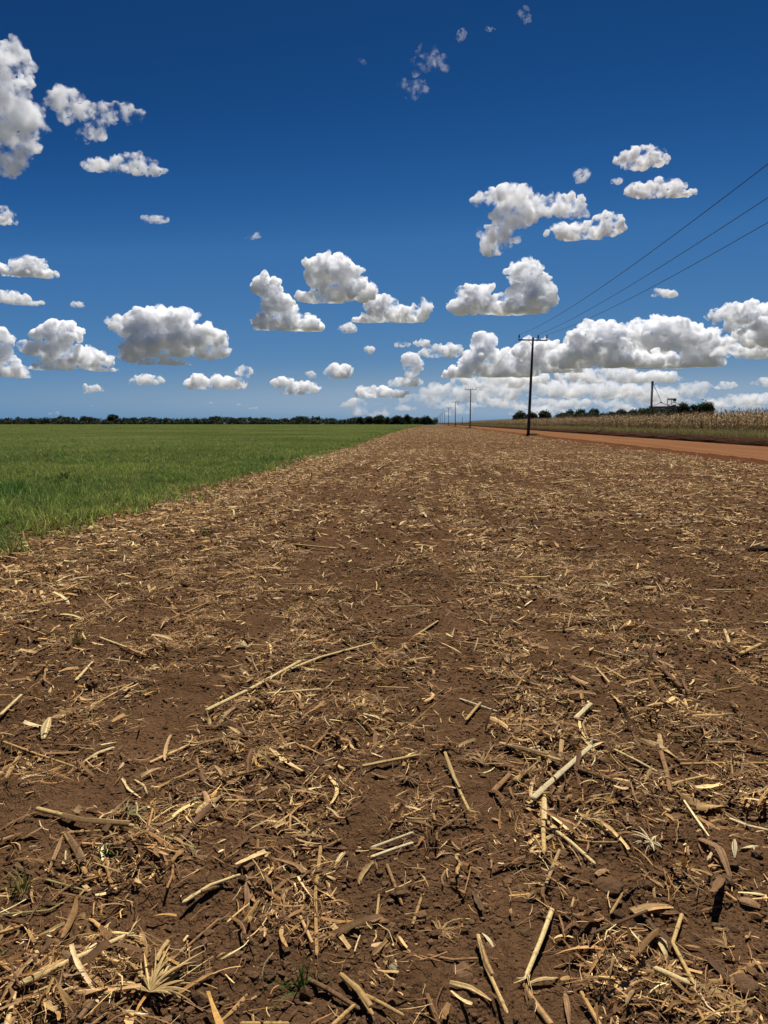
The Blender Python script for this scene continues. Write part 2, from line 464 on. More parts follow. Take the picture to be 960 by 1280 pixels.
def soil_material():
    m, nt, b = mat('field_soil', rough=1.0, spec=0.0)
    L = nt.links
    geo = node(nt, 'ShaderNodeNewGeometry')
    n1 = node(nt, 'ShaderNodeTexNoise', Scale=1.1, Detail=6.0, Roughness=0.65)
    n3 = node(nt, 'ShaderNodeTexNoise', Scale=34.0, Detail=7.0, Roughness=0.7)
    vo = node(nt, 'ShaderNodeTexVoronoi', Scale=95.0)
    vo2 = node(nt, 'ShaderNodeTexVoronoi', Scale=38.0)
    for q in (n1, n3, vo, vo2): L.new(geo.outputs['Position'], q.inputs['Vector'])
    cr = node(nt, 'ShaderNodeValToRGB')
    cr.color_ramp.elements[0].position = 0.34; cr.color_ramp.elements[0].color = (0.062, 0.0335, 0.0165, 1)
    cr.color_ramp.elements[1].position = 0.72; cr.color_ramp.elements[1].color = (0.172, 0.092, 0.045, 1)
    mx = node(nt, 'ShaderNodeMix'); mx.data_type = 'FLOAT'; mx.inputs[0].default_value = 0.5
    L.new(n1.outputs['Fac'], mx.inputs[2]); L.new(n3.outputs['Fac'], mx.inputs[3])
    L.new(mx.outputs[0], cr.inputs['Fac'])
    # reddens towards the road
    sx = node(nt, 'ShaderNodeSeparateXYZ'); L.new(geo.outputs['Position'], sx.inputs[0])
    ad = node(nt, 'ShaderNodeMath'); ad.operation = 'MULTIPLY_ADD'; ad.inputs[1].default_value = 3.2
    L.new(n1.outputs['Fac'], ad.inputs[0]); L.new(sx.outputs['X'], ad.inputs[2])
    mr = node(nt, 'ShaderNodeMapRange'); mr.inputs['From Min'].default_value = 12.0; mr.inputs['From Max'].default_value = 14.6
    L.new(ad.outputs[0], mr.inputs['Value'])
    mc = node(nt, 'ShaderNodeMix'); mc.data_type = 'RGBA'; mc.inputs[7].default_value = (0.105, 0.044, 0.021, 1)
    L.new(mr.outputs[0], mc.inputs[0]); L.new(cr.outputs['Color'], mc.inputs[6])
    # far off the straw merges into a tan speckle
    sp = node(nt, 'ShaderNodeTexNoise', Scale=5.5, Detail=8.0, Roughness=0.85); L.new(geo.outputs['Position'], sp.inputs['Vector'])
    sr = node(nt, 'ShaderNodeValToRGB')
    sr.color_ramp.elements[0].position = 0.47; sr.color_ramp.elements[0].color = (0, 0, 0, 1)
    sr.color_ramp.elements[1].position = 0.60; sr.color_ramp.elements[1].color = (1, 1, 1, 1)
    L.new(sp.outputs['Fac'], sr.inputs['Fac'])
    fy = node(nt, 'ShaderNodeMapRange'); fy.inputs['From Min'].default_value = 15.0; fy.inputs['From Max'].default_value = 120.0
    fy.inputs['To Max'].default_value = 0.5
    L.new(sx.outputs['Y'], fy.inputs['Value'])
    mu = node(nt, 'ShaderNodeMath'); mu.operation = 'MULTIPLY'; L.new(sr.outputs['Color'], mu.inputs[0]); L.new(fy.outputs[0], mu.inputs[1])
    mi = node(nt, 'ShaderNodeMath'); mi.operation = 'SUBTRACT'; mi.inputs[0].default_value = 1.0; mi.use_clamp = True
    L.new(mr.outputs[0], mi.inputs[1])
    mm = node(nt, 'ShaderNodeMath'); mm.operation = 'MULTIPLY'; L.new(mu.outputs[0], mm.inputs[0]); L.new(mi.outputs[0], mm.inputs[1])
    mt = node(nt, 'ShaderNodeMix'); mt.data_type = 'RGBA'; mt.inputs[7].default_value = (0.25, 0.145, 0.068, 1)
    L.new(mm.outputs[0], mt.inputs[0]); L.new(mc.outputs[2], mt.inputs[6])
    L.new(mt.outputs[2], b.inputs['Base Color'])
    # crumb
    b1 = node(nt, 'ShaderNodeBump', Strength=0.9, Distance=0.010); L.new(vo.outputs['Distance'], b1.inputs['Height'])
    b2 = node(nt, 'ShaderNodeBump', Strength=0.9, Distance=0.016); L.new(n3.outputs['Fac'], b2.inputs['Height']); L.new(b1.outputs[0], b2.inputs['Normal'])
    b3 = node(nt, 'ShaderNodeBump', Strength=0.6, Distance=0.016); L.new(vo2.outputs['Distance'], b3.inputs['Height']); L.new(b2.outputs[0], b3.inputs['Normal'])
    b1.invert = b3.invert = True
    L.new(b3.outputs[0], b.inputs['Normal'])
    return m

M_SOIL = soil_material()

def grid_mesh(name, X, Y, Z, m, smooth=True):
    r, c = X.shape
    V = np.stack([X.ravel(), Y.ravel(), Z.ravel()], 1)
    i = (np.arange(r - 1)[:, None] * c + np.arange(c - 1)[None]).ravel()
    Fq = np.stack([i, i + 1, i + c + 1, i + c], 1)
    return mesh_np(name, V, Fq, (m,), smooth)

# near and middle soil: one relief sheet, finer towards the front
rows = 0.55 * 1.0066 ** np.arange(1000)
cols = np.linspace(0, 1, 620)
Lx = np.maximum(-9.0, -(0.75 * rows + 1.6)); Rx = np.minimum(14.9, 0.75 * rows + 1.6)
X = Lx[:, None] + (Rx - Lx)[:, None] * cols[None]
Y = np.repeat(rows[:, None], len(cols), 1)
Z = height(X.ravel(), Y.ravel()).reshape(X.shape)
fade = np.clip((rows - 40) / 200, 0, 1)[:, None]
Z = Z * (1 - fade * 0.5)
berm = np.exp(-((X - 13.7) / 0.45) ** 2)
Z += berm * (0.07 + 0.09 * n2(X.ravel(), Y.ravel(), 0.8, 3, 12).reshape(X.shape))
Z -= np.clip((X - 14.2) / 0.7, 0, 1) * 0.16
tag(link('soil', grid_mesh('soil', X, Y, Z, M_SOIL)), kind='structure')

# the plain out to the horizon
def far_soil():
    m, nt, b = mat('plain_soil', (0.16, 0.10, 0.05), 1.0, 0.0)
    geo = node(nt, 'ShaderNodeNewGeometry')
    n1 = node(nt, 'ShaderNodeTexNoise', Scale=0.02, Detail=9.0, Roughness=0.7)
    nt.links.new(geo.outputs['Position'], n1.inputs['Vector'])
    cr = node(nt, 'ShaderNodeValToRGB')
    cr.color_ramp.elements[0].position = 0.35; cr.color_ramp.elements[0].color = (0.07, 0.07, 0.045, 1)
    cr.color_ramp.elements[1].position = 0.7; cr.color_ramp.elements[1].color = (0.13, 0.12, 0.08, 1)
    nt.links.new(n1.outputs['Fac'], cr.inputs['Fac']); nt.links.new(cr.outputs['Color'], b.inputs['Base Color'])
    return m
S_ = 24000.0
tag(link('ground', mesh_np('ground', [[-S_, -S_, -.2], [S_, -S_, -.2], [S_, S_, -.2], [-S_, S_, -.2]], [[0, 1, 2, 3]], (far_soil(),))), kind='structure')

# ------------------------------------------------------------------ dirt road and the cut bank beyond it
def road_material():
    m, nt, b = mat('laterite', rough=1.0, spec=0.0)
    L = nt.links
    geo = node(nt, 'ShaderNodeNewGeometry')
    mp = node(nt, 'ShaderNodeMapping'); mp.inputs['Scale'].default_value = (1.6, 0.045, 1)
    L.new(geo.outputs['Position'], mp.inputs['Vector'])
    n1 = node(nt, 'ShaderNodeTexNoise', Scale=1.0, Detail=7.0, Roughness=0.65); L.new(mp.outputs[0], n1.inputs['Vector'])
    n3 = node(nt, 'ShaderNodeTexNoise', Scale=2.5, Detail=8.0, Roughness=0.75); L.new(geo.outputs['Position'], n3.inputs['Vector'])
    mx = node(nt, 'ShaderNodeMix'); mx.data_type = 'FLOAT'; mx.inputs[0].default_value = 0.35
    L.new(n1.outputs['Fac'], mx.inputs[2]); L.new(n3.outputs['Fac'], mx.inputs[3])
    cr = node(nt, 'ShaderNodeValToRGB')
    e = cr.color_ramp.elements
    e[0].position = 0.32; e[0].color = (0.115, 0.049, 0.022, 1)
    e[1].position = 0.66; e[1].color = (0.225, 0.112, 0.054, 1)
    k = e.new(0.47); k.color = (0.160, 0.073, 0.033, 1)
    L.new(mx.outputs[0], cr.inputs['Fac']); L.new(cr.outputs['Color'], b.inputs['Base Color'])
    b2 = node(nt, 'ShaderNodeBump', Strength=0.7, Distance=0.04); L.new(n3.outputs['Fac'], b2.inputs['Height'])
    L.new(b2.outputs[0], b.inputs['Normal'])
    return m
M_ROAD = road_material()
ry = np.concatenate([np.linspace(-30, 20, 40), 20 * 1.012 ** np.arange(1, 420)])
rx = np.linspace(14.1, 24.3, 70)
X, Y = np.meshgrid(rx, ry)
Z = -0.06 + 0.035 * n2(X.ravel() * 3, Y.ravel() * .2, 2.0, 3, 21).reshape(X.shape) + 0.03 * np.sin(X * 3.3) * 0.5 + 0.012 * n2(X.ravel(), Y.ravel(), .6, 2, 22).reshape(X.shape)
tag(link('dirt_road', grid_mesh('dirt_road', X, Y, Z, M_ROAD)), kind='structure')

def bank_material():
    m, nt, b = mat('cut_bank_soil', rough=1.0, spec=0.05)
    L = nt.links
    geo = node(nt, 'ShaderNodeNewGeometry')
    n3 = node(nt, 'ShaderNodeTexNoise', Scale=3.0, Detail=8.0, Roughness=0.75); L.new(geo.outputs['Position'], n3.inputs['Vector'])
    cr = node(nt, 'ShaderNodeValToRGB')
    cr.color_ramp.elements[0].position = 0.35; cr.color_ramp.elements[0].color = (0.026, 0.0105, 0.005, 1)
    cr.color_ramp.elements[1].position = 0.70; cr.color_ramp.elements[1].color = (0.085, 0.034, 0.014, 1)
    L.new(n3.outputs['Fac'], cr.inputs['Fac']); L.new(cr.outputs['Color'], b.inputs['Base Color'])
    b2 = node(nt, 'ShaderNodeBump', Strength=1.0, Distance=0.08); L.new(n3.outputs['Fac'], b2.inputs['Height']); L.new(b2.outputs[0], b.inputs['Normal'])
    return m
u = np.linspace(0, 1, 16)
X = np.repeat(u[None], len(ry), 0); Y = np.repeat(ry[:, None], len(u), 1)
wob = n2(np.zeros(len(ry)), ry, 7.0, 3, 31)[:, None]
nzb = n2(X.ravel() * 1.4, Y.ravel(), 0.5, 3, 33).reshape(X.shape)
XX = ROAD_R - 0.1 + wob * 0.8 + np.sin(u[None] * 3.0) * 0.10 + u[None] ** 3 * .55 + nzb * 0.26
ZZ = -0.12 + (BANK + 0.14 + wob * .18) * (u[None] ** 0.6) + nzb * 0.10
tag(link('earth_bank', grid_mesh('earth_bank', XX, Y, ZZ, bank_material())), kind='structure')
# the land above the bank
tx = np.concatenate([np.linspace(24.3, 30, 24), 30 * 1.16 ** np.arange(1, 36)])
X, Y = np.meshgrid(tx, ry)
Z = BANK - 0.04 + 0.05 * n2(X.ravel(), Y.ravel(), 2.5, 3, 35).reshape(X.shape)
Z = Z - np.clip((X - 1500) / 800, 0, 1) * 0.6
tag(link('cornfield_ground', grid_mesh('cornfield_ground', X, Y, Z, far_soil())), kind='structure')

# ------------------------------------------------------------------ litter
def tint_material(name, rough=0.75, spec=0.25, trans=0.0, bump=0.0, vary=0.25, scale=60.0):
    m, nt, b = mat(name, rough=rough, spec=spec)
    L = nt.links
    at = node(nt, 'ShaderNodeAttribute'); at.attribute_name = 'tint'
    geo = node(nt, 'ShaderNodeNewGeometry')
    nz = node(nt, 'ShaderNodeTexNoise', Scale=scale, Detail=4.0, Roughness=0.7); L.new(geo.outputs['Position'], nz.inputs['Vector'])
    mr = node(nt, 'ShaderNodeMapRange'); mr.inputs['From Min'].default_value = .3; mr.inputs['From Max'].default_value = .7
    mr.inputs['To Min'].default_value = 1 - vary; mr.inputs['To Max'].default_value = 1 + vary
    L.new(nz.outputs['Fac'], mr.inputs['Value'])
    mx = node(nt, 'ShaderNodeVectorMath'); mx.operation = 'SCALE'
    L.new(at.outputs['Color'], mx.inputs[0]); L.new(mr.outputs[0], mx.inputs['Scale'])
    L.new(mx.outputs[0], b.inputs['Base Color'])
    if bump:
        bp = node(nt, 'ShaderNodeBump', Strength=0.6, Distance=bump); L.new(nz.outputs['Fac'], bp.inputs['Height']); L.new(bp.outputs[0], b.inputs['Normal'])
    if trans:
        ou = [q for q in nt.nodes if q.type == 'OUTPUT_MATERIAL'][0]
        tr = node(nt, 'ShaderNodeBsdfTranslucent'); L.new(mx.outputs[0], tr.inputs['Color'])
        ms = node(nt, 'ShaderNodeMixShader'); ms.inputs[0].default_value = trans
        L.new(b.outputs[0], ms.inputs[1]); L.new(tr.outputs[0], ms.inputs[2]); L.new(ms.outputs[0], ou.inputs['Surface'])
    return m
M_STRAW = tint_material('dry_straw', trans=0.18, scale=90, vary=.3)
M_CLOD = tint_material('soil_clod', rough=1.0, spec=.1, bump=.01, scale=120)

STRAW = np.array([1.22, 1.04, 0.75]) * np.array([[0.60, 0.45, 0.25], [0.36, 0.235, 0.115], [0.24, 0.145, 0.068], [0.135, 0.078, 0.038], [0.72, 0.58, 0.38], [0.30, 0.215, 0.13], [0.40, 0.26, 0.10]])
def straw_colors(n, rg, pale=0.0):
    p = np.array([.13, .14, .26, .28, .05, .10, .04]); p[0] += pale * .4; p[4] += pale * .15; p /= p.sum()
    c = STRAW[rg.choice(len(STRAW), n, p=p)]
    return np.clip(c * rg.uniform(0.60, 1.25, (n, 1)) * rg.uniform(.95, 1.05, (n, 3)), 0, 1)

def strips(n, x, y, z, ln, wd, rg, seg=4, cross=3, tilt=0.16, arch=0.045, side=0.05, fold=0.3, pale=0.0, taper=0.6, standing=0.0):
    """n curved strips as (verts, quads, colors)"""
    t = np.linspace(0, 1, seg + 1)[None, :, None]
    c = np.linspace(-1, 1, cross)[None, None, :]
    one = np.ones((n, seg + 1, cross))
    g = lambda a: np.asarray(a).reshape(-1, 1, 1)
    ln, wd = g(ln), g(wd)
    tw = g(rg.normal(0, 0.7, n)) * (t - .5) + g(rg.normal(0, 0.35, n))
    tp = g(taper * rg.choice([.15, .5, 1.3], n, p=[.4, .35, .25]))
    prof = np.sin(np.pi * (0.10 + 0.82 * t)) ** tp * (1 + rg.normal(0, .16, (n, seg + 1, 1)))
    w = wd * prof * 0.5
    lx = (t - .5) * ln * one
    kk = g(np.where(rg.random(n) < .3, rg.normal(0, .55, n), 0)); k0 = g(rg.uniform(.25, .75, n))
    ly = g(rg.normal(0, side, n)) * ln * ((t - .5) ** 2 * 4 - .33) + c * w * np.cos(tw) + kk * np.maximum(t - k0, 0) * ln
    lz = -g(np.abs(rg.normal(0, arch, n)) * np.sign(rg.random(n) - .35)) * ln * ((t - .5) ** 2 * 4 - .33) + c * w * np.sin(tw) + np.abs(c) * w * g(rg.normal(0, fold, n)) * np.cos(tw)
    pt = rg.normal(0, tilt, n)
    if standing > 0:
        st = rg.random(n) < standing
        pt = np.where(st, rg.uniform(.35, .95, n), pt)
        z = z + np.where(st, np.sin(pt) * ln.ravel() * 0.32, 0)
    pt = g(pt); yw = g(rg.uniform(0, 2 * np.pi, n))
    ax = lx * np.cos(pt) - lz * np.sin(pt); az = lx * np.sin(pt) + lz * np.cos(pt)
    wx = ax * np.cos(yw) - ly * np.sin(yw); wy = ax * np.sin(yw) + ly * np.cos(yw)
    V = np.stack([wx + g(x), wy + g(y), az + g(z)], -1).reshape(-1, 3)
    per = (seg + 1) * cross
    i = (np.arange(seg)[:, None] * cross + np.arange(cross - 1)[None]).ravel()
    q = np.stack([i, i + 1, i + cross + 1, i + cross], 1)
    Fq = (q[None] + (np.arange(n) * per)[:, None, None]).reshape(-1, 4)
    col = straw_colors(n, rg, pale)[:, None, None, :] * rg.uniform(.72, 1.2, (n, 1, cross, 1)) * rg.uniform(.85, 1.1, (n, seg + 1, 1, 1))
    return V, Fq, np.clip(col.reshape(-1, 3), 0, .85)

def merge(parts):
    Vs, Fs, Cs, o = [], [], [], 0
    for V, Fq, c in parts:
        Vs.append(V); Fs.append(Fq + o); Cs.append(c); o += len(V)
    return np.concatenate(Vs), np.concatenate(Fs), np.concatenate(Cs)

def scatter(rg, y0, y1, dens, slack=1.7):
    """Random points of the stubble strip between two distances"""
    n = int((y1 - y0) * 24 * dens)
    y = rg.uniform(y0, y1, n); x = rg.uniform(-9.0, 14.6, n)
    ok = (x > -(0.66 * y + slack)) & (x < 0.56 * y + slack)
    return x[ok], y[ok]

def keep_mask(x, y, rg, bare_w=0.9):
    cl = n2(x, y, 0.42, 3, 41) * 2.7 + n2(x, y * .4, 1.8, 3, 42) * 2.7 + .46 - .10 * np.clip((y - 8) / 10, 0, 1)
    cl = np.clip(cl, 0.10, 1.2)
    rowf = 0.85 + 0.5 * np.cos(2 * np.pi * x / 0.82 + 2.0)
    k = cl * rowf * (1 - bare_w * bare(x, y))
    k *= np.where(x > 12.0, np.clip(1 - (x - 12.0) / 1.1, 0, 1), 1)
    ex = edge_x(y)
    k += np.exp(-((x - ex - .9) / 0.8) ** 2) * 0.55
    k *= np.where(x < ex - .2, np.clip(1 + (x - ex + .2) / 1.0, 0.0, 1), 1)
    return rg.random(len(x)) < k

rgL = np.random.default_rng(11)
parts4 = []
def lay(y0, y1, dens, l0, l1, w0, w1, seg, cross, lift=0.012, **kw):
    x, y = scatter(rgL, y0, y1, dens)
    k = keep_mask(x, y, rgL); x, y = x[k], y[k]
    n = len(x)
    if n == 0: return
    z = height(x, y, fine=y0 < 12) + rgL.uniform(0.0, lift, n) + 0.002
    ln = np.exp(rgL.uniform(np.log(l0), np.log(l1), n)); wd = np.exp(rgL.uniform(np.log(w0), np.log(w1), n))
    ex = edge_x(y)
    parts4.append(strips(n, x, y, z, ln, wd, rgL, seg, cross, **kw))
# D < 9 m: leaf ribbons, shreds and fibres
lay(0.9, 9, 170, 0.06, 0.26, 0.008, 0.026, 7, 3, lift=.035, arch=.05, side=.05, standing=.08)
lay(0.9, 9, 1000, 0.02, 0.13, 0.003, 0.015, 4, 3, lift=.025, standing=.08)
lay(0.9, 9, 1900, 0.03, 0.15, 0.0015, 0.005, 3, 2, lift=.022, side=.12, standing=.10, taper=.2)
lay(0.9, 6, 900, 0.008, 0.030, 0.002, 0.008, 2, 2, lift=.008)
lay(9, 20, 150, 0.07, 0.30, 0.010, 0.038, 4, 3, lift=.05, pale=.3, standing=.08)
lay(9, 20, 600, 0.04, 0.16, 0.004, 0.018, 3, 2, lift=.025, standing=.08)
lay(20, 45, 105, 0.08, 0.34, 0.012, 0.045, 3, 2, lift=.05, pale=.4, standing=.06)
lay(20, 45, 120, 0.05, 0.18, 0.006, 0.020, 2, 2, lift=.03, standing=.06)
lay(45, 110, 38, 0.10, 0.38, 0.016, 0.055, 2, 2, lift=.04, standing=.05)
lay(110, 260, 14, 0.15, 0.45, 0.03, 0.07, 2, 2, lift=.05, standing=.05)

def tubes(n, x, y, z, ln, r, rg, sides=6, seg=4, pale=.5, tilt=.08):
    """n short broken canes with a knot and blunt ends"""
    tt = np.array([0, 0.0, .34, .5, .54, .58, .8, 1.0, 1.0]) if seg > 2 else np.array([0, 0, .5, 1, 1.])
    rr = np.array([.15, .9, .95, 1.0, 1.28, 1.0, .94, .88, .15]) if seg > 2 else np.array([.15, .95, 1.1, .9, .15])
    S = len(tt)
    th = np.linspace(0, 2 * np.pi, sides, endpoint=False)
    gg = lambda a: np.asarray(a).reshape(-1, 1, 1)
    kn = gg(np.where(rg.random(n) < .3, rg.normal(0, .35, n), 0))
    t3 = tt[None, :, None]
    fl = gg(rg.uniform(.55, 1, n))
    lx = (t3 - .5) * gg(ln) + 0 * th[None, None]
    ly = gg(r) * rr[None, :, None] * np.cos(th)[None, None] + kn * np.maximum(t3 - .54, 0) * gg(ln)
    lz = gg(r) * rr[None, :, None] * np.sin(th)[None, None] * fl
    p = gg(rg.normal(0, tilt, n)); yw = gg(rg.uniform(0, 2 * np.pi, n))
    ax = lx * np.cos(p) - lz * np.sin(p); az = lx * np.sin(p) + lz * np.cos(p)
    V = np.stack([ax * np.cos(yw) - ly * np.sin(yw) + gg(x), ax * np.sin(yw) + ly * np.cos(yw) + gg(y), az + gg(z)], -1)
    i = np.arange(S - 1)[:, None] * sides; j = np.arange(sides)[None]
    q = np.stack([i + j, i + (j + 1) % sides, i + sides + (j + 1) % sides, i + sides + j], -1).reshape(-1, 4)
    Fq = (q[None] + (np.arange(n) * S * sides)[:, None, None]).reshape(-1, 4)
    c = straw_colors(n, rg, pale)[:, None, None, :] * np.where(np.abs(tt - .54) < .03, .72, 1.0)[None, :, None, None] * rg.uniform(.82, 1.1, (n, 1, sides, 1))
    return V.reshape(-1, 3), Fq, c.reshape(-1, 3)
for y0, y1, dn, sd, sg in ((1.2, 8, 16, 8, 4), (8, 20, 14, 6, 4), (20, 60, 7, 5, 2)):
    x, y = scatter(rgL, y0, y1, dn); k = keep_mask(x, y, rgL, .7); x, y = x[k], y[k]; n = len(x)
    r = rgL.uniform(.0035, .0085, n) * (1.25 if y0 > 10 else 1)
    parts4.append(tubes(n, x, y, height(x, y, y0 < 12) + r + .008, np.exp(rgL.uniform(np.log(.06), np.log(.34), n)), r, rgL, sd, sg))
# pale heap along the green border
for y0, y1, dn in ((6, 30, 160), (30, 90, 55)):
    n = int((y1 - y0) * 2.4 * dn)
    y = rgL.uniform(y0, y1, n); x = edge_x(y) + rgL.normal(0.7, 0.65, n)
    k = rgL.random(n) < np.clip(0.45 + 2.0 * n2(x, y, .9, 2, 44), 0.05, 1); x, y = x[k], y[k]; n = len(x)
    parts4.append(strips(n, x, y, height(x, y, False) + rgL.uniform(0, .05, n), rgL.uniform(.05, .28, n), rgL.uniform(.004, .03, n), rgL, 3, 2, pale=.7, standing=.08))
V, Fq, col = merge(parts4)
tag(link('crop_residue', mesh_np('crop_residue', V, Fq, (M_STRAW,), False, col)), 'dry corn leaf litter strewn over the brown soil', 'litter', kind='stuff')

# ------------------------------------------------------------------ crumbs and clods
def rocks(n, x, y, z, r, rg, sub=1, rough=.35, flat=.65, red=0.0):
    v, f = ico(sub)
    k = len(v)
    sc = r[:, None, None] * rg.uniform(.7, 1.3, (n, 1, 3)) * np.array([1, 1, flat])
    d = v[None] * (1 + rg.normal(0, rough * .62, (n, k, 1)))
    P = d * sc
    a = rg.uniform(0, 6.28, (n, 1)); ca, sa = np.cos(a), np.sin(a)
    X = P[..., 0] * ca - P[..., 1] * sa + x[:, None]; Y = P[..., 0] * sa + P[..., 1] * ca + y[:, None]
    V = np.stack([X, Y, P[..., 2] + z[:, None]], -1).reshape(-1, 3)
    Fq = (f[None] + (np.arange(n) * k)[:, None, None]).reshape(-1, 3)
    c = np.array([0.118, 0.065, 0.032]) * rg.uniform(.6, 1.35, (n, 1))
    return V, Fq, np.repeat(c, k, 0)
rgC = np.random.default_rng(21)
cp = []
for y0, y1, dn, r0, r1, sb in ((0.9, 4.5, 2300, .0025, .009, 1), (0.9, 9, 500, .006, .018, 1), (0.9, 14, 24, .013, .032, 2), (4.5, 14, 420, .006, .014, 1), (9, 30, 60, .012, .03, 1)):
    x, y = scatter(rgC, y0, y1, dn)
    k = rgC.random(len(x)) < np.clip(.5 + n2(x, y, .7, 3, 51) * 2.2, .08, 1) * (1 - .6 * bare(x, y)); x, y = x[k], y[k]
    r = np.exp(rgC.uniform(np.log(r0), np.log(r1), len(x)))
    cp.append(rocks(len(x), x, y, height(x, y) + r * .15, r, rgC, sb))
V, Fq, col = merge(cp)
tag(link('soil_crumbs', mesh_np('soil_crumbs', V, Fq, (M_CLOD,), False, col)), 'crumbly brown soil clods over the field', 'soil', kind='stuff')
# ------------------------------------------------------------------ stalks, sheaths and husks one can point at
M_CANE = tint_material('dry_cane', trans=0.0, rough=.85, spec=.08, scale=140, vary=.35, bump=.0015)
PAL = dict(pale=(0.54, 0.40, 0.18), straw=(0.44, 0.295, 0.115), tan=(0.335, 0.20, 0.076), brown=(0.25, 0.14, 0.060), dark=(0.15, 0.082, 0.038), gold=(0.36, 0.225, 0.080), white=(0.56, 0.45, 0.25), olive=(0.27, 0.23, 0.085))
RH = np.random.default_rng(77)

def ground_line(pts, clear, n):
    """Polyline of photo pixels laid on the soil, resampled; rigid pieces bridge the hollows"""
    P = np.array([list(gpt(a, b, 0.015))[:2] for a, b in pts])
    seg = np.linalg.norm(np.diff(P, axis=0), axis=1); s = np.concatenate([[0], np.cumsum(seg)])
    u = np.linspace(0, s[-1], n)
    x = np.interp(u, s, P[:, 0]); y = np.interp(u, s, P[:, 1])
    h = height(x, y)
    lin = np.polyfit(u, h, 1) if n > 2 else (0, h.mean())
    line = np.polyval(lin, u)
    z = line + np.clip(np.percentile(h - line, 85), 0, .03) + clear
    return np.stack([x, y, z], 1), u

def frame(P):
    T = np.gradient(P, axis=0); T /= np.linalg.norm(T, axis=1)[:, None]
    N = np.cross(T, [0, 0, 1.0]); N /= np.linalg.norm(N, axis=1)[:, None]
    return T, N, np.cross(N, T)

def px_size(px, py):
    """metres per pixel of the photo at the ground there"""
    return (gpt(px, py) - CAM).length / math.sqrt(F * F + (px - 480) ** 2 + (py - 640) ** 2)

def tube_mesh(P, u, rad, color, nodes=True, rg=RH, sides=14, flat=.7):
    n = len(P)
    T, N, B = frame(P)
    r = np.full(n, rad)
    dark = np.ones(n)
    if nodes:
        k = rg.uniform(.03, .12)
        while k < u[-1]:
            r *= 1 + .22 * np.exp(-((u - k) / .006) ** 2) - .06 * np.exp(-((u - k - .014) / .008) ** 2)
            dark *= 1 - .5 * np.exp(-((u - k - .006) / .0045) ** 2)
            k += rg.uniform(.11, .19)
    r *= np.linspace(1.06, .88, n) * (1 + .03 * fbm(np.stack([u * 30, u * 0, u * 0 + 3], 1), 2))
    r[0] *= .25; r[-1] *= .25
    th = np.linspace(0, 2 * np.pi, sides, endpoint=False)
    rib = 1 + .05 * np.cos(th * 4 + rg.uniform(0, 6))
    j = np.array([1] * n, float)
    V = P[:, None] + (N[:, None] * np.cos(th)[None, :, None] + B[:, None] * (np.sin(th) * flat)[None, :, None]) * (r[:, None] * rib[None])[..., None]
    i = np.arange(n - 1)[:, None] * sides; q = np.arange(sides)[None]
    Fq = np.stack([i + q, i + (q + 1) % sides, i + sides + (q + 1) % sides, i + sides + q], -1).reshape(-1, 4)
    cc = np.array(color)[None, None] * dark[:, None, None] * rg.uniform(.78, 1.12, (1, sides, 1))
    cc = cc * (1 + .35 * fbm(np.stack([np.repeat(u, sides) * 14, np.tile(th, n), np.zeros(n * sides) + 9], 1), 3)).reshape(n, sides, 1)
    return V.reshape(-1, 3), Fq, np.clip(cc, 0, .9).reshape(-1, 3)

def ribbon(P, u, w, color, rg=RH, cross=7, cup=.5, ragged=.35, taper=.5, twist=.6):
    """A leaf or sheath: ribbed, cupped, uneven at the ends"""
    n = len(P)
    T, N, B = frame(P)
    s = u / u[-1]
    prof = np.clip(np.sin(np.pi * (.14 + .74 * s)), .02, 1) ** taper * (1 + ragged * fbm(np.stack([s * 6, s * 0, s * 0 + rg.uniform(0, 50)], 1), 2))
    a = rg.normal(0, .15) + twist * rg.normal() * (s - .5)
    c = np.linspace(-1, 1, cross)
    cupv = cup * (1 - .5 * s)
    W = N[:, None] * np.cos(a)[:, None, None] + B[:, None] * np.sin(a)[:, None, None]
    U = -N[:, None] * np.sin(a)[:, None, None] + B[:, None] * np.cos(a)[:, None, None]
    rib = .05 * np.where(np.arange(cross) % 2, 1, -1)
    V = P[:, None] + W * (c[None, :] * (prof * w * .5)[:, None])[..., None] + U * ((-(c[None] ** 2) * cupv[:, None] + rib[None] + .3) * (prof * w * .5)[:, None])[..., None]
    i = (np.arange(n - 1)[:, None] * cross + np.arange(cross - 1)[None]).ravel()
    Fq = np.stack([i, i + 1, i + cross + 1, i + cross], 1)
    cc = np.array(color)[None, None] * (1 + .34 * rg.normal(size=(1, cross, 1))) * (1 + .4 * fbm(np.stack([np.repeat(s, cross) * 5, np.tile(c, n) * 2, np.zeros(n * cross) + rg.uniform(0, 40)], 1), 3)).reshape(n, cross, 1)
    return V.reshape(-1, 3), Fq, np.clip(cc, .01, .9).reshape(-1, 3)

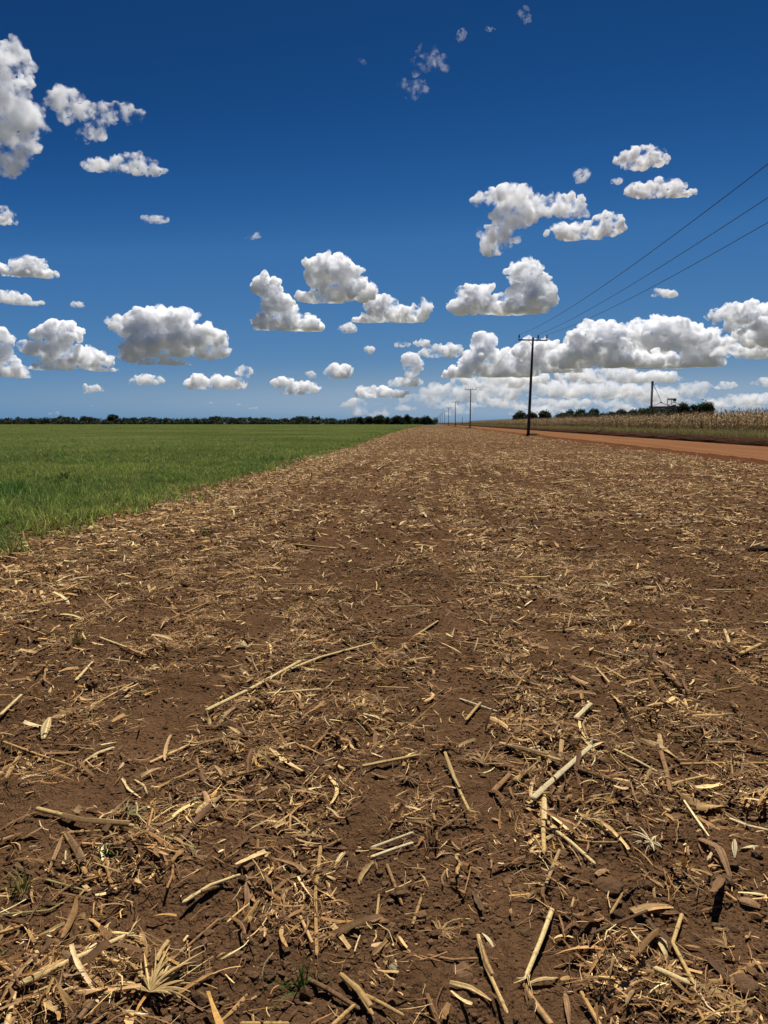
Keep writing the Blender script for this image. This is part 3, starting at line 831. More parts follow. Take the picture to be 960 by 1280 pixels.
def stalk(pts, wpx, color, label, sheath=None, fray=False, lift=0.0, cat='corn stalk'):
    mx, my = np.mean([p[0] for p in pts]), np.mean([p[1] for p in pts])
    rad = max(wpx * px_size(mx, my) * (.43 if color in ('pale', 'white') else .37), .0025)
    L = sum((gpt(*pts[k]) - gpt(*pts[k + 1])).length for k in range(len(pts) - 1))
    n = max(10, int(L / .006))
    P, u = ground_line(pts, rad * .75 + lift + (.014 if color in ('pale', 'white', 'straw', 'gold') and wpx >= 5 else .003), n)
    org = P.mean(0)
    root = empty('corn_stalk', org) if (sheath or fray) else None
    me = mesh_np('corn_stalk', *tube_mesh(P - org, u, rad, PAL[color])[:2], (M_CANE,), True, None) if False else None
    V, Fq, cc = tube_mesh(P - org, u, rad, PAL[color])
    me = mesh_np('cane', V, Fq, (M_CANE,), True, cc)
    if root is None:
        o = link('corn_stalk', me, None, org); tag(o, label, cat, 'broken corn stalks on the soil'); return o
    link('cane', me, root)
    if sheath:
        a, b = int(n * sheath[0]), int(n * sheath[1])
        Q = P[a:b] - org + np.array([0, 0, rad * .45]); Q += np.cumsum(np.ones(len(Q)))[:, None] / len(Q) * np.array([.004, .003, .006])
        V, Fq, cc = ribbon(Q, u[a:b] - u[a] + .001, rad * 2.7, PAL[sheath[2]], cup=1.0, taper=.25, twist=.3)
        link('leaf_sheath', mesh_np('leaf_sheath', V, Fq, (M_STRAW,), True, cc), root)
    if fray:
        T, N, B = frame(P)
        ps = []
        for e, sg in ((n - 1, 1),):
            for k in range(7):
                ll = RH.uniform(.02, .07); m = 6; s = np.linspace(0, 1, m)
                d = T[e] * sg + N[e] * RH.normal(0, .35) + B[e] * RH.normal(.1, .25)
                Q = (P[e] - org)[None] - T[e] * .01 * sg + d[None] * (s * ll)[:, None] + np.array([0, 0, 1.]) * (s ** 2 * ll * RH.normal(0, .3))[:, None] + N[e] * RH.normal(0, rad * .5)
                ps.append(ribbon(Q, s * ll + .0001, RH.uniform(.002, .005), PAL[color], cross=3, taper=.8, twist=1))
        link('frayed_fibres', mesh_np('frayed_fibres', *merge(ps)[:2], (M_STRAW,), False, merge(ps)[2]), root)
    tag(root, label, cat, 'broken corn stalks on the soil')
    return root

def leaf(pts, wpx, color, label, cup=.6, lift=0.004, arch=0.0, taper=.5, twist=.6):
    mx, my = np.mean([p[0] for p in pts]), np.mean([p[1] for p in pts])
    w = wpx * px_size(mx, my) * .8
    L = sum((gpt(*pts[k]) - gpt(*pts[k + 1])).length for k in range(len(pts) - 1))
    n = max(10, int(L / .008))
    P, u = ground_line(pts, w * .22 * cup + lift, n)
    P[:, 2] += arch * np.sin(np.pi * u / u[-1])
    org = P.mean(0)
    V, Fq, cc = ribbon(P - org, u, w, PAL[color], cup=cup, taper=taper, twist=twist)
    o = link('corn_leaf', mesh_np('corn_leaf', V, Fq, (M_STRAW,), True, cc), None, org)
    return tag(o, label, 'dry leaf', 'dry corn leaves on the soil')

def husk(px, py, size, color, label, n=12, spread=1.3, direction=None, up=.35):
    """Torn husk: tongues fanning out of one butt"""
    c = gpt(px, py); S = size * px_size(px, py)
    d0 = RH.uniform(0, 6.28) if direction is None else direction
    z0 = float(height([c.x], [c.y])[0])
    ps = []
    for k in range(int(n * 2.4)):
        a = d0 + RH.normal(0, spread * .5); ll = S * RH.uniform(.5, 1.05); m = 9; s = np.linspace(0, 1, m)
        e = RH.uniform(.05, 1) * up
        Q = np.stack([np.cos(a) * s * ll, np.sin(a) * s * ll, .01 + e * ll * np.sin(s * 2.2) * .8 - s ** 2 * ll * .15 * RH.random()], 1)
        Q[:, 0] += RH.normal(0, .28) * ll * s ** 2; Q[:, 1] += RH.normal(0, .28) * ll * s ** 2
        ps.append(ribbon(Q, s * ll + .0001, S * RH.uniform(.025, .085), np.array(PAL[color]) * RH.uniform(.75, 1.15), cross=5, cup=.6, taper=1.3, ragged=.4))
    V, Fq, cc = merge(ps)
    o = link('corn_husk', mesh_np('corn_husk', V, Fq, (M_STRAW,), True, cc), None, (c.x - math.cos(d0) * S * .4, c.y - math.sin(d0) * S * .4, z0 + .004))
    return tag(o, label, 'corn husk', 'torn corn husks on the soil')

ST = [
 ([(257,886),(315,862),(376,833)], 6, 'pale', 'long pale stalk lower half, pointing up right in the left middle ground', None, False),
 ([(348,846),(400,826),(466,809)], 4.5, 'pale', 'thin pale stalk continuing up right from the long one, ending at bare soil', None, True),
 ([(332,872),(402,866)], 5, 'pale', 'short level pale stalk just under the long slanting stalk', None, False),
 ([(117,884),(172,855)], 3.5, 'straw', 'thin straw stalk slanting left of the bare wheel track', None, False),
 ([(95,856),(116,828)], 4, 'pale', 'short pale stalk leaning steeply left of the wheel track', None, False),
 ([(0,898),(28,879)], 5, 'pale', 'pale stalk stub cut by the left edge at mid height', None, False),
 ([(4,924),(45,940),(93,957)], 4.5, 'gold', 'golden stalk from the left edge running down right', None, False),
 ([(25,1242),(90,1203),(161,1162)], 9, 'pale', 'thick pale yellow stalk with dark knots at the lower left corner', (.02,.35,'straw'), True),
 ([(45,1016),(105,1028),(168,1032)], 9, 'straw', 'thick straw stalk forming the top of the cross-shaped heap at left', (.3,.95,'tan'), False),
 ([(165,1032),(205,1046),(242,1063)], 5, 'olive', 'split stringy stalk running down right from the cross-shaped heap', None, True),
 ([(75,1037),(126,1035)], 6, 'tan', 'short tan stalk lying under the thick stalk of the left heap', None, False),
 ([(82,1041),(95,1060),(107,1086)], 10, 'tan', 'stout tan stub propped under the left heap pointing down', (.0,.8,'brown'), False),
 ([(401,1048),(394,1110),(396,1186)], 6.5, 'tan', 'long thin upright-lying tan stalk, bottom middle left', None, False),
 ([(344,999),(370,1015),(396,1036)], 4.5, 'straw', 'thin straw stalk slanting down right above the upright tan stalk', None, False),
 ([(228,1131),(262,1112),(301,1101)], 6, 'pale', 'half buried pale stalk right of the lower left clods', None, False),
 ([(112,1280),(195,1215),(275,1146)], 5, 'brown', 'long thin brown stalk crossing beneath the big pale husk', None, False),
 ([(384,1213),(410,1230),(450,1262)], 9, 'dark', 'dark weathered stalk over the hollow at the bottom edge', None, False),
 ([(426,1214),(447,1242),(466,1282)], 8.5, 'gold', 'stout ribbed golden stalk leaning off the bottom edge', (.0,.9,'gold'), False),
 ([(455,1252),(478,1266),(505,1284)], 7, 'gold', 'golden stalk right of the stout ribbed one at the bottom edge', None, False),
 ([(414,1284),(444,1258)], 7.5, 'gold', 'short golden stub left of the stout ribbed one at the bottom edge', None, False),
 ([(300,1280),(362,1268)], 7, 'gold', 'golden strip stalk lying level on the bottom edge', None, False),
 ([(280,1004),(345,1000)], 5, 'straw', 'level straw stalk right of the folded husk leaf at left', None, False),
 ([(-4,1166),(36,1144)], 6, 'tan', 'tan stalk end at the left edge above the lower left clods', None, False),
 ([(452,957),(523,952)], 7, 'straw', 'split straw stalk lying level in the very middle of the soil', None, True),
 ([(463,1059),(490,1054),(517,1049)], 5, 'white', 'upper of two bleached split stalks lying side by side', None, False),
 ([(463,1073),(490,1066),(517,1060)], 5.5, 'white', 'lower of two bleached split stalks lying side by side', None, False),
 ([(395,1053),(428,1042)], 6, 'brown', 'short brown stalk touching the top of the upright tan stalk', None, False),
 ([(483,1083),(503,1124)], 6, 'brown', 'short brown stalk below the two bleached split stalks', None, False),
 ([(515,1148),(527,1118)], 5.5, 'tan', 'short tan stalk right of the short brown one, leaning right', None, False),
 ([(597,1174),(607,1218),(634,1284)], 7, 'straw', 'long bent stalk running off the bottom edge right of middle', (.1,.6,'tan'), False),
 ([(533,1197),(566,1203),(598,1201)], 5, 'brown', 'level brown stalk left of the long bent stalk', None, False),
 ([(503,1182),(551,1212)], 4, 'brown', 'thin brown stalk slanting down to the level brown one', None, False),
 ([(680,994),(679,1030),(680,1064)], 8, 'straw', 'upright-lying straw stalk directly below the bright slanting stalk', (.0,.5,'pale'), False),
 ([(688,1030),(715,1052),(744,1080)], 6, 'pale', 'pale stalk slanting down right from the upright straw stalk', None, False),
 ([(715,1036),(742,1050),(772,1060)], 5, 'tan', 'thin tan stalk parallel above the pale slanting one', None, False),
 ([(691,1126),(677,1165),(658,1213)], 7, 'pale', 'pale upright stalk in the bottom right centre, dark knot at its foot', None, True),
 ([(655,1220),(672,1250),(694,1284)], 9, 'brown', 'weathered brown stalk running down from the foot of the pale upright one', (.2,.9,'tan'), False),
 ([(853,1136),(841,1176),(868,1232)], 7, 'straw', 'bent stalk like an elbow near the bottom right corner', None, False),
 ([(816,1222),(838,1232),(862,1244)], 10, 'pale', 'stout pale stub at the bottom right beside the elbow stalk', None, False),
 ([(763,1144),(779,1122)], 5, 'tan', 'short tan splinter left of the broad folded leaf', None, False),
 ([(912,1014),(935,1026),(962,1035)], 5, 'white', 'bleached thin stalk touching the right edge', None, False),
 ([(850,949),(905,952),(960,957)], 6, 'tan', 'long level tan stalk reaching the right edge', None, False),
 ([(826,939),(833,962),(838,989)], 8, 'brown', 'short stout brown stalk hanging below the long level one at right', None, False),
 ([(840,982),(862,972),(886,963)], 5, 'straw', 'thin straw stalk crossing right of the short stout brown one', None, False),
 ([(665,1001),(702,972),(739,944)], 9, 'white', 'bright bleached stalk slanting up right, right of the middle', None, True),
 ([(624,931),(655,943),(700,962)], 7, 'straw', 'straw-coloured end of the long stalk passing under the bright slanting one', (.1,.8,'tan'), False),
 ([(722,968),(752,980),(788,996)], 7, 'dark', 'dark far end of the long stalk right of the bright slanting one', None, False),
 ([(652,941),(675,936)], 5, 'white', 'small bleached stub above the start of the long stalk', None, False),
 ([(642,976),(669,961)], 10, 'tan', 'stout tan stub, right one of the pair left of the bright stalk', None, False),
 ([(616,985),(638,967)], 10, 'brown', 'stout brown stub, left one of the pair left of the bright stalk', None, False),
 ([(574,872),(622,884)], 3.5, 'white', 'thin white stalk alone on bare soil above centre', None, False),
 ([(766,947),(795,955),(823,964)], 5, 'pale', 'thin pale stalk with torn end left of the level right stalk', None, True),
 ([(719,897),(739,886)], 8, 'white', 'short bright stub in the right middle ground', None, False),
 ([(556,950),(568,985),(586,1022)], 5.5, 'straw', 'crooked straw stalk hanging down from the central husk heap', (.0,.7,'straw'), True),
 ([(925,820),(951,810)], 7, 'straw', 'short straw stub near the right edge in the middle ground', None, False),
 ([(808,815),(826,842),(851,868)], 8, 'dark', 'dark shaded stalk lying in a hollow, right middle ground', None, False),
 ([(582,898),(601,877)], 5, 'straw', 'short straw splinter crossing under the thin white stalk', None, False),
 ([(370,684),(421,684)], 4, 'straw', 'far level straw stalk above the start of the wheel track', None, False),
 ([(640,723),(688,719)], 3.5, 'pale', 'far thin pale stalk lying level right of the centre', None, False),
 ([(872,733),(930,735)], 3, 'pale', 'far thin pale stalk lying level near the right edge', None, False),
 ([(640,868),(655,845)], 4, 'tan', 'thin tan splinter leaning right above the bright stub', None, False),
 ([(517,792),(548,776)], 4, 'straw', 'short straw stalk lying above the centre furrow', None, False),
 ([(125,797),(158,811)], 4, 'pale', 'pale stalk lying down right in the far left stubble', None, False),
 ([(690,606),(730,600)], 2.2, 'pale', 'tiny far stalk below the nearest pole', None, False),
 ([(215,770),(262,752)], 3.5, 'tan', 'tan stalk slanting in the left stubble above the pale husk', None, False),
 ([(0,1106),(38,1096)], 4, 'olive', 'greenish dry stem at the left edge below the cross-shaped heap', None, False),
 ([(55,1095),(112,1106)], 4, 'olive', 'greenish dry stem lying level below the cross-shaped heap', None, False),
 ([(0,1138),(60,1128),(80,1116)], 4, 'olive', 'lowest greenish dry stem at the left edge', None, False),
 ([(470,1140),(474,1110)], 4, 'straw', 'thin straw splinter standing between the short brown and tan stalks', None, False),
 ([(730,1012),(800,1008)], 3.5, 'brown', 'thin brown stem above the star-shaped husk', None, False),
 ([(900,1000),(958,985)], 5, 'brown', 'brown stem lying up right at the right edge', None, False),
 ([(735,1000),(770,1012)], 4, 'tan', 'small tan stem left of the star-shaped husk', None, False),
]
for pts, w, col_, lab, sh, fr in ST:
    stalk(pts, w, col_, lab, sh, fr)
LF = [
 ([(246,1018),(262,1002),(281,987)], 17, 'straw', 'wide folded husk leaf lit from above, left of centre', .9, .015),
 ([(790,1140),(812,1133),(838,1127)], 20, 'tan', 'broad folded leaf like a roof, bottom right', .5, .012),
 ([(825,1158),(829,1176),(833,1197)], 13, 'pale', 'flat tan sheath slab under the broad folded leaf', .4, .005),
 ([(874,1047),(898,1066),(914,1096)], 12, 'brown', 'arching brown leaf near the right edge', .8, .05),
 ([(844,990),(875,1003),(908,1000)], 18, 'tan', 'bundled leaf wrapped round the short stout stalk at right', 1.0, .02),
 ([(800,924),(824,930),(852,947)], 10, 'straw', 'straw leaf above the long level right stalk', .7, .01),
 ([(918,1050),(918,1073)], 8, 'white', 'small white leaf slab near the right edge', .5, .005),
 ([(922,1064),(948,1057)], 6, 'white', 'narrow white leaf right of the small white slab', .5, .005),
 ([(562,1247),(588,1252),(614,1263)], 9, 'straw', 'bleached curled husk leaf left of the long bent stalk', .4, .006),
 ([(603,1152),(617,1174)], 6, 'white', 'small bleached leaf above the long bent stalk', .6, .01),
 ([(418,1078),(424,1064),(433,1051)], 8, 'pale', 'cupped pale leaf right of the upright tan stalk', .8, .01),
 ([(340,1067),(372,1078),(395,1098)], 8, 'brown', 'curved brown leaf left of the upright tan stalk', .7, .02),
 ([(335,1130),(350,1122),(358,1100)], 9, 'tan', 'rolled tan leaf in the lower left litter', .8, .01),
 ([(310,1128),(308,1105),(316,1090)], 8, 'brown', 'upright brown leaf beside the rolled tan leaf', .6, .01),
 ([(54,925),(58,910),(62,899)], 13, 'pale', 'short wide pale leaf standing at the left edge of the field', .6, .01),
 ([(103,952),(122,944),(143,938)], 8, 'pale', 'pale crumpled leaf above the bare wheel track', .8, .01),
 ([(183,1188),(178,1165),(176,1150)], 9, 'tan', 'tan leaf end above the big pale husk', .6, .01),
 ([(152,968),(160,980),(175,989)], 3.5, 'pale', 'thin curled leaf like a hook on the bare wheel track', .4, .004),
 ([(168,968),(180,976),(184,986)], 3, 'pale', 'second thin curled leaf on the bare wheel track', .4, .004),
 ([(60,1085),(72,1060),(78,1042)], 6, 'brown', 'narrow brown leaf hanging left of the stout stub', .6, .01),
 ([(0,1255),(20,1232),(42,1210)], 8, 'brown', 'brown leaf at the left edge of the bottom corner', .6, .01),
 ([(145,1262),(176,1258),(185,1254)], 5, 'white', 'white curled leaf strip near the bottom edge at left', .6, .01),
 ([(660,1218),(690,1212),(698,1205)], 9, 'straw', 'torn leaf tip sticking out at the foot of the pale upright stalk', .6, .02),
 ([(745,1100),(760,1090)], 9, 'brown', 'small brown leaf below the tan slanting stem', .6, .01),
 ([(693,908),(703,925),(700,950)], 7, 'tan', 'tan leaf above the bright slanting stalk', .6, .01),
 ([(940,1195),(955,1215)], 5, 'tan', 'narrow tan leaf at the bottom right edge', .5, .01),
 ([(545,1070),(556,1060)], 6, 'tan', 'tiny tan leaf alone right of the bleached stalks', .5, .005),
 ([(615,1014),(628,1018)], 6, 'tan', 'small oval leaf on the bare soil below centre', .5, .005),
 ([(925,1120),(950,1128)], 14, 'brown', 'broad brown leaf lying at the right edge', .5, .01),
 ([(712,1270),(706,1225)], 9, 'brown', 'brown leaf standing beside the stout pale stub', .7, .02),
]
for pts, w, col_, lab, cup, ar in LF:
    leaf(pts, w, col_, lab, cup=cup * .35, arch=ar * .6, taper=RH.choice([.25, .6, 1.2]), twist=1.3)
HK = [
 (203,1228,56,'straw','big pale husk with tongues fanning upward at the bottom left',26,1.5,1.2),
 (303,806,24,'pale','pale husk lying alone left of centre in the middle ground',9,1.0,2.6),
 (455,862,14,'tan','small tan husk clump above centre',8,2.5,None),
 (325,958,22,'straw','torn straw husk above the wide folded leaf',12,1.8,None),
 (745,1026,34,'straw','flattened straw husk right of the upright straw stalk',14,1.4,.1),
 (801,1062,30,'white','bleached star-shaped husk right of centre near the bottom',7,4.5,None),
 (600,950,32,'tan','heaped tan husk above the crooked stalk in the centre',16,1.8,1.8),
 (205,1006,24,'tan','matted tan husk ball right of the cross-shaped heap',16,4.0,None),
 (165,1018,26,'olive','straw-green husk shreds on top of the cross-shaped heap',12,1.6,1.5),
 (560,1160,26,'tan','matted tan husk in the bottom centre',14,2.2,.2),
 (660,1112,20,'tan','small tan husk beside the top of the pale upright stalk',7,2.0,1.5),
 (700,858,18,'pale','small pale husk with upright tongues above the bright stub',8,.8,1.7),
 (755,735,22,'pale','pale husk patch in the far right stubble',9,2.6,None),
 (190,835,20,'straw','loose straw husk left of the long slanting stalk',8,1.8,.6),
 (655,680,14,'pale','small pale husk far off in the centre stubble',7,2.6,None),
 (512,978,22,'brown','brown root clump below the level split stalk in the middle',14,3.2,None),
 (900,1180,22,'tan','tan husk shreds beside the round stone at the bottom right',8,1.8,2.2),
 (405,1170,20,'tan','tan husk shreds at the foot of the upright tan stalk',9,2.5,None),
 (290,930,26,'tan','loose tan husk heap right of the wheel track',12,2.6,None),
 (150,735,16,'pale','pale husk scrap near the green crop border',8,2.4,None),
]
for px, py, sz, col_, lab, n, sp, dr in HK:
    husk(px, py, sz, col_, lab, n, sp, dr)

# loose short stalks of the middle ground, copied
base = None
rgS = np.random.default_rng(31)
protos = []
for k in range(6):
    L = rgS.uniform(.18, .45); n = 40; u = np.linspace(0, L, n)
    P = np.stack([u - L / 2, .03 * L * np.sin(u / L * 3 + k), 0 * u], 1)
    V, Fq, cc = tube_mesh(P, u, rgS.uniform(.005, .009), PAL[['pale', 'straw', 'tan', 'white', 'straw', 'gold'][k]], sides=8)
    protos.append(mesh_np('stalk_piece', V, Fq, (M_CANE,), True, cc))
cnt = 0
while cnt < 70:
    y = rgS.uniform(4.6, 16) ; x = rgS.uniform(-.58 * y, .45 * y)
    if x < float(edge_x([y])[0]) + .3 or x > 12.5: continue
    o = link('stalk_piece', protos[cnt % 6])
    o.location = (x, y, float(height([x], [y])[0]) + .02)
    o.rotation_euler = (0, rgS.normal(0, .06), rgS.uniform(0, 6.28))
    tag(o, 'loose %s stalk piece in the %s stubble, %s' % (['pale', 'straw-coloured', 'tan', 'bleached', 'straw-coloured', 'golden'][cnt % 6], 'left' if x < -.15 * y else ('right' if x > .12 * y else 'middle'), 'nearer' if y < 7 else ('farther off' if y > 11 else 'midway')), 'corn stalk', 'loose stalk pieces in the middle ground')
    cnt += 1

# clods and stones
def clod(px, py, wpx, hpx, label, color, seed, name='soil_clod', flat=.45):
    c = gpt(px, py); s = px_size(px, py)
    v, f = ico(4)
    d = v * (1 + .55 * fbm(v * 1.3 + seed, 4)[:, None])
    d = d * (1 + .16 * fbm(v * 5 + seed, 3)[:, None])
    P = d * np.array([wpx * s * .5, hpx * s * .8, wpx * s * .5 * flat])
    cc = np.array(color)[None] * np.array([.85, .92, .85]) * (1 + .5 * fbm(v * 4 + seed, 3)[:, None])
    o = link(name, mesh_np(name, P, f, (M_CLOD,), True, cc), None, (c.x, c.y, float(height([c.x], [c.y])[0]) + wpx * s * .5 * flat * .25))
    tag(o, label, 'stone' if 'stone' in name else 'soil clod', 'clods and stones on the soil')
SC_ = (0.13, 0.067, 0.033)
for i, (px, py, w, h, lab, c_, nm) in enumerate([
 (932, 1236, 30, 22, 'round brown clod at the bottom right corner', (.14, .072, .04), 'soil_clod'),
 (762, 1195, 11, 8, 'pale grey stone left of the elbow stalk', (.30, .25, .17), 'small_stone'),
 (578, 1228, 24, 22, 'smooth flat clod left of the long bent stalk', (.16, .083, .045), 'soil_clod'),
 (112, 1140, 26, 14, 'flat clod in the lower left soil', (.12, .065, .035), 'soil_clod'),
 (760, 1118, 36, 20, 'wide low clod left of the broad folded leaf', (.12, .06, .032), 'soil_clod'),
 (352, 1132, 18, 14, 'angular clod left of the upright tan stalk', (.13, .06, .03), 'soil_clod'),
 (281, 907, 16, 11, 'dark clod beside the wheel track', (.07, .037, .02), 'soil_clod'),
 (84, 838, 16, 11, 'clod in the left middle ground', (.10, .055, .03), 'soil_clod'),
 (900, 1100, 30, 18, 'clod beneath the arching brown leaf', (.10, .055, .03), 'soil_clod'),
 (492, 1220, 12, 9, 'small pale stone at the bottom centre', (.26, .19, .12), 'small_stone'),
 (655, 1150, 14, 9, 'small clod left of the pale upright stalk', (.11, .06, .03), 'soil_clod'),
 (948, 690, 26, 10, 'dark clod heap at the right edge, far off', (.05, .026, .016), 'soil_clod'),
 (885, 690, 20, 9, 'dark clod left of the far dark heap', (.055, .028, .017), 'soil_clod')]):
    clod(px, py, w, h, lab, c_, i * 3.7, nm)
# ------------------------------------------------------------------ green crop on the left
M_LEAF = tint_material('green_blade', trans=0.42, rough=.7, spec=.12, scale=25, vary=.25)
def blades(n, x, y, z, H, W, rg, colors, seg=3, lean=.45, curl=.5):
    """n upright grass blades, two across"""
    t = np.linspace(0, 1, seg + 1)[None, :, None]; c = np.array([-1, 1.])[None, None]
    g = lambda a: np.asarray(a).reshape(-1, 1, 1)
    a = g(rg.uniform(0, 2 * np.pi, n)); ln = g(np.abs(rg.normal(0, lean, n))); cu = g(rg.uniform(0, curl, n)); tw = g(rg.uniform(0, np.pi, n))
    H = g(H); w = g(W) * (1 - .92 * t ** 1.6) * .5
    out = H * (ln * t + cu * t ** 2.4); up = H * (t - cu * .55 * t ** 3 - ln * .2 * t)
    X = g(x) + out * np.cos(a) + c * w * np.cos(a + tw + 1.2); Y = g(y) + out * np.sin(a) + c * w * np.sin(a + tw + 1.2); Zz = g(z) + up + 0 * c
    V = np.stack([X, Y, Zz], -1).reshape(-1, 3)
    i = np.arange(seg)[:, None] * 2; q = np.concatenate([i, i + 1, i + 3, i + 2], 1)
    Fq = (q[None] + (np.arange(n) * (seg + 1) * 2)[:, None, None]).reshape(-1, 4)
    return V, Fq, np.repeat(colors, (seg + 1) * 2, 0)

def green_tints(x, y, rg):
    n = len(x)
    m = .8 * n2(x, y, 7.0, 3, 61) + 1.1 * n2(x, y, .9, 3, 62)
    c = np.array([0.185, 0.250, 0.052]) * (1 + m[:, None] * np.array([1.6, 1.0, 1.0])) * np.exp(rg.normal(-.1, .45, (n, 1)))
    dry = rg.random(n) < .07 + .10 * np.clip(m * 3, 0, 1)
    c[dry] = np.array([.26, .21, .10]) * rg.uniform(.7, 1.1, (dry.sum(), 1))
    return np.clip(c, np.array([[.02, .03, .008]]), .6)

rgG = np.random.default_rng(41)
gp = []
for y0, y1, tufts, per, h0, h1, w0, w1, seg in ((7, 16, 60, 8, .14, .36, .008, .022, 4), (16, 28, 42, 7, .16, .36, .009, .018, 3), (28, 60, 22, 5, .18, .38, .014, .028, 2), (60, 150, 5, 5, .2, .42, .03, .06, 2), (150, 420, .55, 5, .25, .5, .08, .16, 2)):
    A = (.62 * y1 + 3) * (y1 - y0); n = int(A * tufts)
    y = rgG.uniform(y0, y1, n); x = -rgG.uniform(0, 1, n) * (.62 * y1 + 3)
    ex = edge_x(y)
    # tufts thin out past the ragged border
    d = ex - x + n2(x, y, .8, 2, 63) * 1.1
    k = (x > -(.64 * y + 2)) & (rgG.random(n) < np.clip(.5 + d * 1.2, 0, 1) ** 2)
    x, y = x[k], y[k]
    n = len(x); x = np.repeat(x, per) + rgG.normal(0, .035, n * per); y = np.repeat(y, per) + rgG.normal(0, .035, n * per)
    hs = np.clip(.62 + 1.5 * n2(x, y, 1.6, 2, 64) + .25 * (y < 16), .3, 1.4)
    gp.append(blades(len(x), x, y, height(x, y, False) if y0 < 30 else np.full(len(x), .02), rgG.uniform(h0, h1, len(x)) * hs, rgG.uniform(w0, w1, len(x)), rgG, green_tints(x, y, rgG), seg))
V, Fq, cc = merge(gp)
tag(link('green_grass', mesh_np('green_grass', V, Fq, (M_LEAF,), False, cc)), 'dense low green crop covering the left field', 'grass', kind='stuff')

def field_material():
    m, nt, b = mat('green_field_cover', rough=1.0, spec=.0)
    geo = node(nt, 'ShaderNodeNewGeometry'); L = nt.links
    n1 = node(nt, 'ShaderNodeTexNoise', Scale=.05, Detail=6.0, Roughness=.6); n3 = node(nt, 'ShaderNodeTexNoise', Scale=2.6, Detail=8.0, Roughness=.85)
    L.new(geo.outputs['Position'], n1.inputs['Vector']); L.new(geo.outputs['Position'], n3.inputs['Vector'])
    mx = node(nt, 'ShaderNodeMix'); mx.data_type = 'FLOAT'; mx.inputs[0].default_value = .5
    L.new(n1.outputs['Fac'], mx.inputs[2]); L.new(n3.outputs['Fac'], mx.inputs[3])
    cr = node(nt, 'ShaderNodeValToRGB')
    cr.color_ramp.elements[0].position = .38; cr.color_ramp.elements[0].color = (.026, .038, .010, 1)
    cr.color_ramp.elements[1].position = .64; cr.color_ramp.elements[1].color = (.110, .122, .036, 1)
    L.new(mx.outputs[0], cr.inputs['Fac']); L.new(cr.outputs['Color'], b.inputs['Base Color'])
    bp = node(nt, 'ShaderNodeBump', Strength=1.0, Distance=.12); L.new(n3.outputs['Fac'], bp.inputs['Height']); L.new(bp.outputs[0], b.inputs['Normal'])
    return m
gy = np.concatenate([[4.0], 4.0 * 1.02 ** np.arange(1, 281)]); gu = np.concatenate([[0, .3, .7, 1.2, 2, 3], 3 * 1.09 ** np.arange(1, 69)])
Yg = np.repeat(gy[:, None], len(gu), 1)
Xg = edge_x(gy)[:, None] - .35 - gu[None]
Zg = .03 + .19 * np.clip((Yg - 25) / 60, 0, 1) * np.clip(gu[None] / 2, 0, 1) - .10 * (gu[None] < .2) + .03 * n2(Xg.ravel(), Yg.ravel(), 1.1, 3, 66).reshape(Xg.shape)
tag(link('green_field', grid_mesh('green_field', Xg, Yg, Zg, field_material())), kind='structure')

def tuft(name, px, py, size, label, n=26, color=(.05, .10, .02), cat='weed', lean=.5, w=.006):
    c = gpt(px, py); z = float(height([c.x], [c.y], c.y < 12)[0])
    x = rgG.normal(0, size * .10, n); y = rgG.normal(0, size * .10, n)
    cc = np.array(color) * rgG.uniform(.5, 1.5, (n, 1))
    V, Fq, cc = blades(n, x, y, np.zeros(n) - .01, rgG.uniform(.4, 1, n) * size, np.full(n, w), rgG, cc, 5, lean)
    o = link(name, mesh_np(name, V, Fq, (M_LEAF,), False, cc), None, (c.x, c.y, z))
    return tag(o, label, cat, 'tufts and weeds')
for a in [
 ('grass_tuft', 134, 1068, .10, 'dark green grass tuft under the cross-shaped stalk heap', 30),
 ('grass_tuft', 376, 1222, .11, 'dark green grass tuft at the bottom edge, left of centre', 26),
 ('grass_tuft', 425, 842, .07, 'tiny green tuft under the end of the long slanting stalk', 12),
 ('grass_tuft', 258, 672, .34, 'olive grass tuft standing in the stubble near the crop border', 40, (.07, .085, .03)),
 ('grass_tuft', 100, 668, .30, 'grass tuft escaping the crop border at left', 40, (.075, .12, .03)),
 ('grass_tuft', 2, 1192, .06, 'tiny green tuft at the left edge near the bottom', 12),
 ('grass_tuft', 798, 806, .09, 'small olive tuft beside the dark shaded stalk', 14, (.06, .07, .025)),
 ('grass_tuft', 897, 856, .06, 'tiny green tuft in the right middle ground', 10),
 ('dry_grass_tuft', 30, 1108, .14, 'yellow-green dry grass clump at the left edge', 34, (.24, .20, .07)),
 ('dry_grass_tuft', 112, 700, .22, 'dry straw-coloured tuft near the crop border', 30, (.30, .22, .10)),
 ('dry_grass_tuft', 540, 1058, .10, 'dry brown tuft right of the bleached split stalks', 30, (.22, .13, .06)),
 ('dry_grass_tuft', 95, 806, .20, 'olive dry tuft in the left stubble', 30, (.17, .14, .05)),
]:
    tuft(*a)
tuft('dark_weed', 68, 610, .55, 'dark weed standing above the green crop at left', 60, (.022, .028, .012), 'weed', .5, .016)
tuft('dark_weed', 80, 601, .5, 'smaller dark weed just right of the tall one in the green crop', 44, (.022, .028, .012), 'weed', .5, .016)

